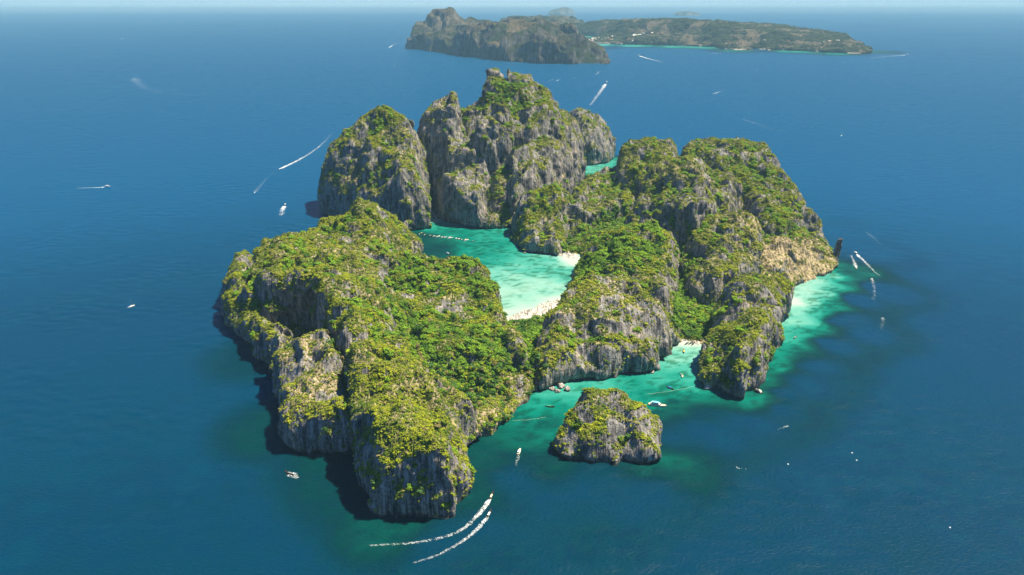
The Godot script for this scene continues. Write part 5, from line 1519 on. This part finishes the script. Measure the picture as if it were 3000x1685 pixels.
	wake(PackedVector2Array([Vector2(1039.0, -3412.6), Vector2(1090.6, -3084.9), Vector2(1167.4, -2942.4)]), 14.0, 14.0, 0.03, "faint foam streak on the right sea")


func buoys() -> void:
	var at: Array[Vector3] = [Vector3(318.3, 0, -733.5), Vector3(401.9, 0, -756.6), Vector3(400.7, 0, -741.3), Vector3(444.4, 0, -622.4)]
	var labels := ["white mooring buoy by itself, leftmost on the open water in front", "upper white buoy of a close pair on the open water", "lower white buoy of a close pair on the open water", "white mooring buoy alone near the lower right corner"]
	for k in at.size():
		var o := thing("mooring_buoy", at[k], 0.0)
		var s := SphereMesh.new()
		s.radius = 0.95
		s.height = 1.9
		s.radial_segments = 14
		s.rings = 7
		obj("float", s, mats.white, o)
		var st := begin()
		rod(st, Vector3(0, 0.85, 0), Vector3(0, 1.5, 0), 0.12)
		obj("ring", done(st), mats.steel, o)
		tag(o, labels[k], "buoy", "mooring buoys on the open water")


func ropes() -> void:
	for row: Array in [[Vector3(180.9, 0, -898.2), Vector3(257.8, 0, -922.9), 3, "float line across the channel from islet to the right cliff"], [Vector3(0.0, 0, -830.2), Vector3(42.8, 0, -837.9), 2, "float line from the headland shore towards the small islet"]]:
		var st := begin()
		var a: Vector3 = row[0]
		var b: Vector3 = row[1]
		var n := int(a.distance_to(b) / 1.6)
		var last := a
		for k in range(1, n + 1):
			var t := float(k) / n
			var p := a.lerp(b, t) + Vector3(0, 0.05, sin(t * PI) * row[2] + sin(t * 19.0) * 0.5)
			rod(st, last, p, 0.07, 0.07, 5)
			if k % 3 == 0:
				rod(st, p - Vector3(0.3, -0.05, 0), p + Vector3(0.3, 0.05, 0), 0.2, 0.2, 6)
			last = p
		tag(obj("float_line", done(st), mats.rope), row[3], "rope")


func boulders() -> void:
	var rocks: Array = [[Vector3(56.2, 0, -910.4), 5.0, "flat pale boulder, leftmost of the cluster under the middle dome"], [Vector3(67.6, 0, -918.3), 6.1, "tallest boulder in the cluster under the middle dome"], [Vector3(75.9, 0, -910.4), 5.5, "rightmost boulder in the cluster under the middle dome"], [Vector3(61.9, 0, -904.8), 4.4, "lowest boulder in front of the cluster under the middle dome"], [Vector3(270.0, 0, -913.8), 6.1, "single dark boulder at the left foot of the overhanging right cliff"], [Vector3(328.2, 0, -912.6), 5.0, "leftmost pale boulder under the overhanging right cliff"], [Vector3(335.2, 0, -919.4), 4.4, "middle pale boulder under the overhanging right cliff"], [Vector3(336.8, 0, -904.8), 5.5, "outermost pale boulder under the overhanging right cliff"], [Vector3(201.2, 0, -962.1), 4.4, "boulder at the right tip of the middle dome facing the inlet"], [Vector3(26.9, 0, -1505.7), 3.3, "lone boulder in bay water below the inner promontory"], [Vector3(32.2, 0, -909.3), 3.9, "boulder where headland and middle dome almost meet"]]
	for k in rocks.size():
		var r := RandomNumberGenerator.new()
		r.seed = 50 + k
		var s := SphereMesh.new()
		s.radial_segments = 22
		s.rings = 12
		var arr := s.get_mesh_arrays()
		var v: PackedVector3Array = arr[Mesh.ARRAY_VERTEX]
		var planes: Array[Vector3] = []
		for q in 9:
			planes.append(Vector3(r.randfn(), r.randfn() * 0.7, r.randfn()).normalized())
		var c := PackedColorArray()
		for i in v.size():
			var d := v[i] * 2.0
			for p in planes:
				var over := d.dot(p) - 0.68
				if over > 0.0:
					d -= p * over
			d *= 1.0 + 0.25 * fine.get_noise_3d(v[i].x * 9.0 + k * 40.0, v[i].y * 9.0, v[i].z * 9.0)
			v[i] = Vector3(d.x * rocks[k][1] * 1.1, d.y * rocks[k][1] * 0.8, d.z * rocks[k][1])
			var tone := 0.5 + 0.14 * mid.get_noise_3d(v[i].x * 3.0, v[i].y * 3.0, v[i].z * 3.0)
			c.append(Color(tone * 1.08, tone, tone * 0.9) if v[i].y > 0.6 else Color(0.09, 0.08, 0.065))
		arr[Mesh.ARRAY_VERTEX] = v
		arr[Mesh.ARRAY_COLOR] = c
		var m := ArrayMesh.new()
		m.add_surface_from_arrays(Mesh.PRIMITIVE_TRIANGLES, arr)
		var st := SurfaceTool.new()
		st.create_from(m, 0)
		st.generate_normals()
		var o := obj("boulder", st.commit(), mats.rock)
		o.position = rocks[k][0] + Vector3(0, rocks[k][1] * 0.12, 0)
		o.rotation.y = r.randf() * TAU
		tag(o, rocks[k][2], "boulder", "boulders at the foot of the cliffs")


# Houses of the distant village, each on the ground where it stands.
func village() -> void:
	var clusters: Array = [
		[Vector2(1092, -10206), Vector2(230, 110), 34, "house on distant isthmus", "houses on the distant isthmus"],
		[Vector2(1627, -10009), Vector2(150, 260), 40, "house on distant hillside", "houses on the distant hillside"],
		[Vector2(1457, -9550), Vector2(90, 60), 8, "house by distant beach", "waterfront houses below the distant hillside"],
		[Vector2(3710, -10956), Vector2(160, 120), 7, "house on distant crest", "houses on the distant crest"],
		[Vector2(3449, -8459), Vector2(120, 130), 14, "bungalow near distant island tip", "bungalows near the end of the distant island"],
		[Vector2(2687, -8672), Vector2(420, 30), 6, "house behind distant long beach", "houses behind the distant long beach"],
	]
	var wall := begin()
	box(wall, Vector3(0, -6.0, 0), Vector2(16, 11), Vector2(16, 11), 11.0)
	var wall_mesh := done(wall)
	var roof := begin()
	for s: float in [-1.0, 1.0]:
		for q: Vector3 in ([Vector3(-9, 4.6, 6.6), Vector3(9, 4.6, 6.6), Vector3(9, 9.4, 0), Vector3(-9, 4.6, 6.6), Vector3(9, 9.4, 0), Vector3(-9, 9.4, 0)] as Array[Vector3]):
			roof.add_vertex(Vector3(q.x * s, q.y, q.z * s))
		roof.add_vertex(Vector3(8 * s, 5, -5.5))
		roof.add_vertex(Vector3(8 * s, 9.2, 0))
		roof.add_vertex(Vector3(8 * s, 5, 5.5))
	var roof_mesh := done(roof)
	for c: Array in clusters:
		for k: int in c[2]:
			var at := Vector3(c[0].x + rng.randf_range(-1, 1) * c[1].x, 0, c[0].y + rng.randf_range(-1, 1) * c[1].y)
			var y := far_land.at(at.x, at.z)
			if y < 2.0:
				continue
			at.y = y + 3.0
			var o := thing("house", at, rng.randf_range(-0.5, 0.5))
			o.scale = Vector3.ONE * rng.randf_range(0.7, 1.5)
			obj("wall", wall_mesh, mats.wall, o)
			var look := rng.randi() % 4
			obj("roof", roof_mesh, [mats.tile_red, mats.tile_grey, mats.white, mats.cream][look], o)
			var along: float = (at.x - c[0].x) / c[1].x
			var side := "at the far left" if along < -0.66 else "left of centre" if along < -0.2 else "near the centre" if along < 0.2 else "right of centre" if along < 0.66 else "at the far right"
			var row := "front row" if at.z - c[0].y > c[1].y * 0.3 else "middle row" if at.z - c[0].y > -c[1].y * 0.3 else "back row"
			tag(o, "%s, %s roof, %s %s" % [c[3], ["red", "grey", "white", "cream"][look], row, side], "house", c[4])


# The largest single trees: each its own trunk and crown. Everything smaller is the canopy.
func tall_trees(list: Array) -> void:
	var st := begin()
	rod(st, Vector3(0, -1.0, 0), Vector3(0.08, 0.35, 0.05), 0.09, 0.05, 6)
	rod(st, Vector3(0.08, 0.3, 0.05), Vector3(0.5, 0.7, 0.1), 0.04, 0.02, 5)
	rod(st, Vector3(0.08, 0.3, 0.05), Vector3(-0.35, 0.75, -0.3), 0.04, 0.02, 5)
	var trunk := done(st)
	var crowns := [crown(61, 120, 0.4, 0.25), crown(62, 120, 0.4, 0.25), crown(63, 130, 0.38, 0.3)]
	var tints := [Color(0.035, 0.09, 0.012), Color(0.06, 0.14, 0.03), Color(0.09, 0.19, 0.012), Color(0.17, 0.27, 0.014), Color(0.22, 0.25, 0.02), Color(0.2, 0.17, 0.06)]
	var words := ["dark green", "bluish green", "fresh green", "yellow-green", "olive", "brownish"]
	var leafs: Array = []
	for t: Color in tints:
		var m: StandardMaterial3D = mats.leaf.duplicate()
		m.albedo_color = t.linear_to_srgb()
		leafs.append(m)
	var count := 0
	for e: Array in list:
		if count >= 295:
			break
		count += 1
		var at: Vector3 = e[0]
		var o := thing("tree", at + Vector3(0, e[1] * 0.6, 0), rng.randf() * TAU)
		o.scale = Vector3(1, rng.randf_range(0.85, 1.15), 1) * float(e[1])
		var w := rng.randi() % 6
		obj("crown", crowns[count % 3], leafs[w], o)
		obj("trunk", trunk, mats.bark, o)
		var where := "low on headland's right slope"
		if e[2] == 8:
			where = "on rock islet's left" if at.x < 105.0 else "on rock islet's right"
		elif e[2] == 1:
			where = "behind the bay beach" if at.x < 100.0 else "behind the inlet beach"
		elif e[2] == 2:
			where = "on nearer middle dome's face" if at.z > -1010.0 else "atop the middle domes"
		elif e[2] == 3:
			where = "atop right overhanging headland"
		elif at.z > -735.0:
			where = "above headland's front cliff"
		elif at.x < -235.0:
			where = "on headland's left buttress" if at.z > -960.0 else "above headland's dark hollow"
		elif at.x < -150.0:
			where = "on headland's central crest"
		elif at.z < -1060.0:
			where = "on headland's rear knob"
		elif at.z < -900.0:
			where = "in headland's forested hollow"
		elif at.z < -800.0:
			where = "half way down headland's right slope"
		var size := "tall" if e[1] > 5.5 else "flat" if o.scale.y / o.scale.x < 0.98 else "round"
		var band := "right side" if at.x > -60.0 else "left side" if at.x < -150.0 else "middle"
		if e[2] == 8 or e[2] == 2 or e[2] == 3 or e[2] == 1:
			band = "back part" if int(at.z / 12.0) % 2 == 0 else "front part"
		elif int(absf(at.z) / 16.0) % 3 == 0:
			band += ", high up"
		elif int(absf(at.z) / 16.0) % 3 == 1:
			band += ", low down"
		tag(o, "%s %s tree %s, %s" % [size, words[w], where, band], "tree", "trees %s" % where)
	var lime: StandardMaterial3D = mats.leaf.duplicate()
	lime.albedo_color = Color(0.42, 0.55, 0.02).linear_to_srgb()
	var b := thing("tree", lime_spot, 0.4)
	b.scale = Vector3.ONE * 6.2
	obj("crown", crowns[0], lime, b)
	obj("trunk", trunk, mats.bark, b)
	tag(b, "single bright lime-yellow tree beside the dark cleft on the headland", "tree")


# The finger of rock that stands in the sea off the right point, leaning outwards.
func pillar() -> void:
	var v := PackedVector3Array()
	var c := PackedColorArray()
	var ix := PackedInt32Array()
	var rings := 22
	var sides := 20
	for k in rings + 1:
		var t := float(k) / rings
		var r := lerpf(9.0, 4.6, smooth(0.0, 0.75, t)) * (1.0 if t < 0.93 else sqrt(maxf(0.0, 1.0 - pow((t - 0.93) / 0.07, 2.0))) * 0.98 + 0.02)
		for q in sides:
			var a := TAU * q / sides
			var p := Vector3(cos(a) * r + t * t * 6.0, -4.0 + t * 56.0, sin(a) * r * 0.8)
			var dent := mid.get_noise_3d(p.x * 2.0, p.y * 0.7, p.z * 2.0 + 900.0) * 0.55 + fine.get_noise_3d(p.x, p.y * 0.6, p.z) * 0.3
			p.x += cos(a) * r * dent
			p.z += sin(a) * r * dent
			v.append(p)
			var tone := 0.24 + 0.16 * mid.get_noise_3d(p.x * 3.0, p.y * 0.4, p.z * 3.0)
			c.append(Color(tone * 1.03, tone, tone * 0.94) if p.y > 2.0 else Color(0.07, 0.065, 0.055))
	for k in rings:
		for q in sides:
			var a := k * sides + q
			var b := k * sides + (q + 1) % sides
			ix.append_array([a, a + sides, b + sides, a, b + sides, b])
	var arr := []
	arr.resize(Mesh.ARRAY_MAX)
	arr[Mesh.ARRAY_VERTEX] = v
	arr[Mesh.ARRAY_COLOR] = c
	arr[Mesh.ARRAY_INDEX] = ix
	var m := ArrayMesh.new()
	m.add_surface_from_arrays(Mesh.PRIMITIVE_TRIANGLES, arr)
	var st := SurfaceTool.new()
	st.create_from(m, 0)
	st.generate_normals()
	var o := obj("rock_pillar", st.commit(), mats.rock)
	o.position = Vector3(658.1, 0, -1446.5)
	tag(o, "dark leaning finger of rock standing off the dry right point", "rock", "", "structure")
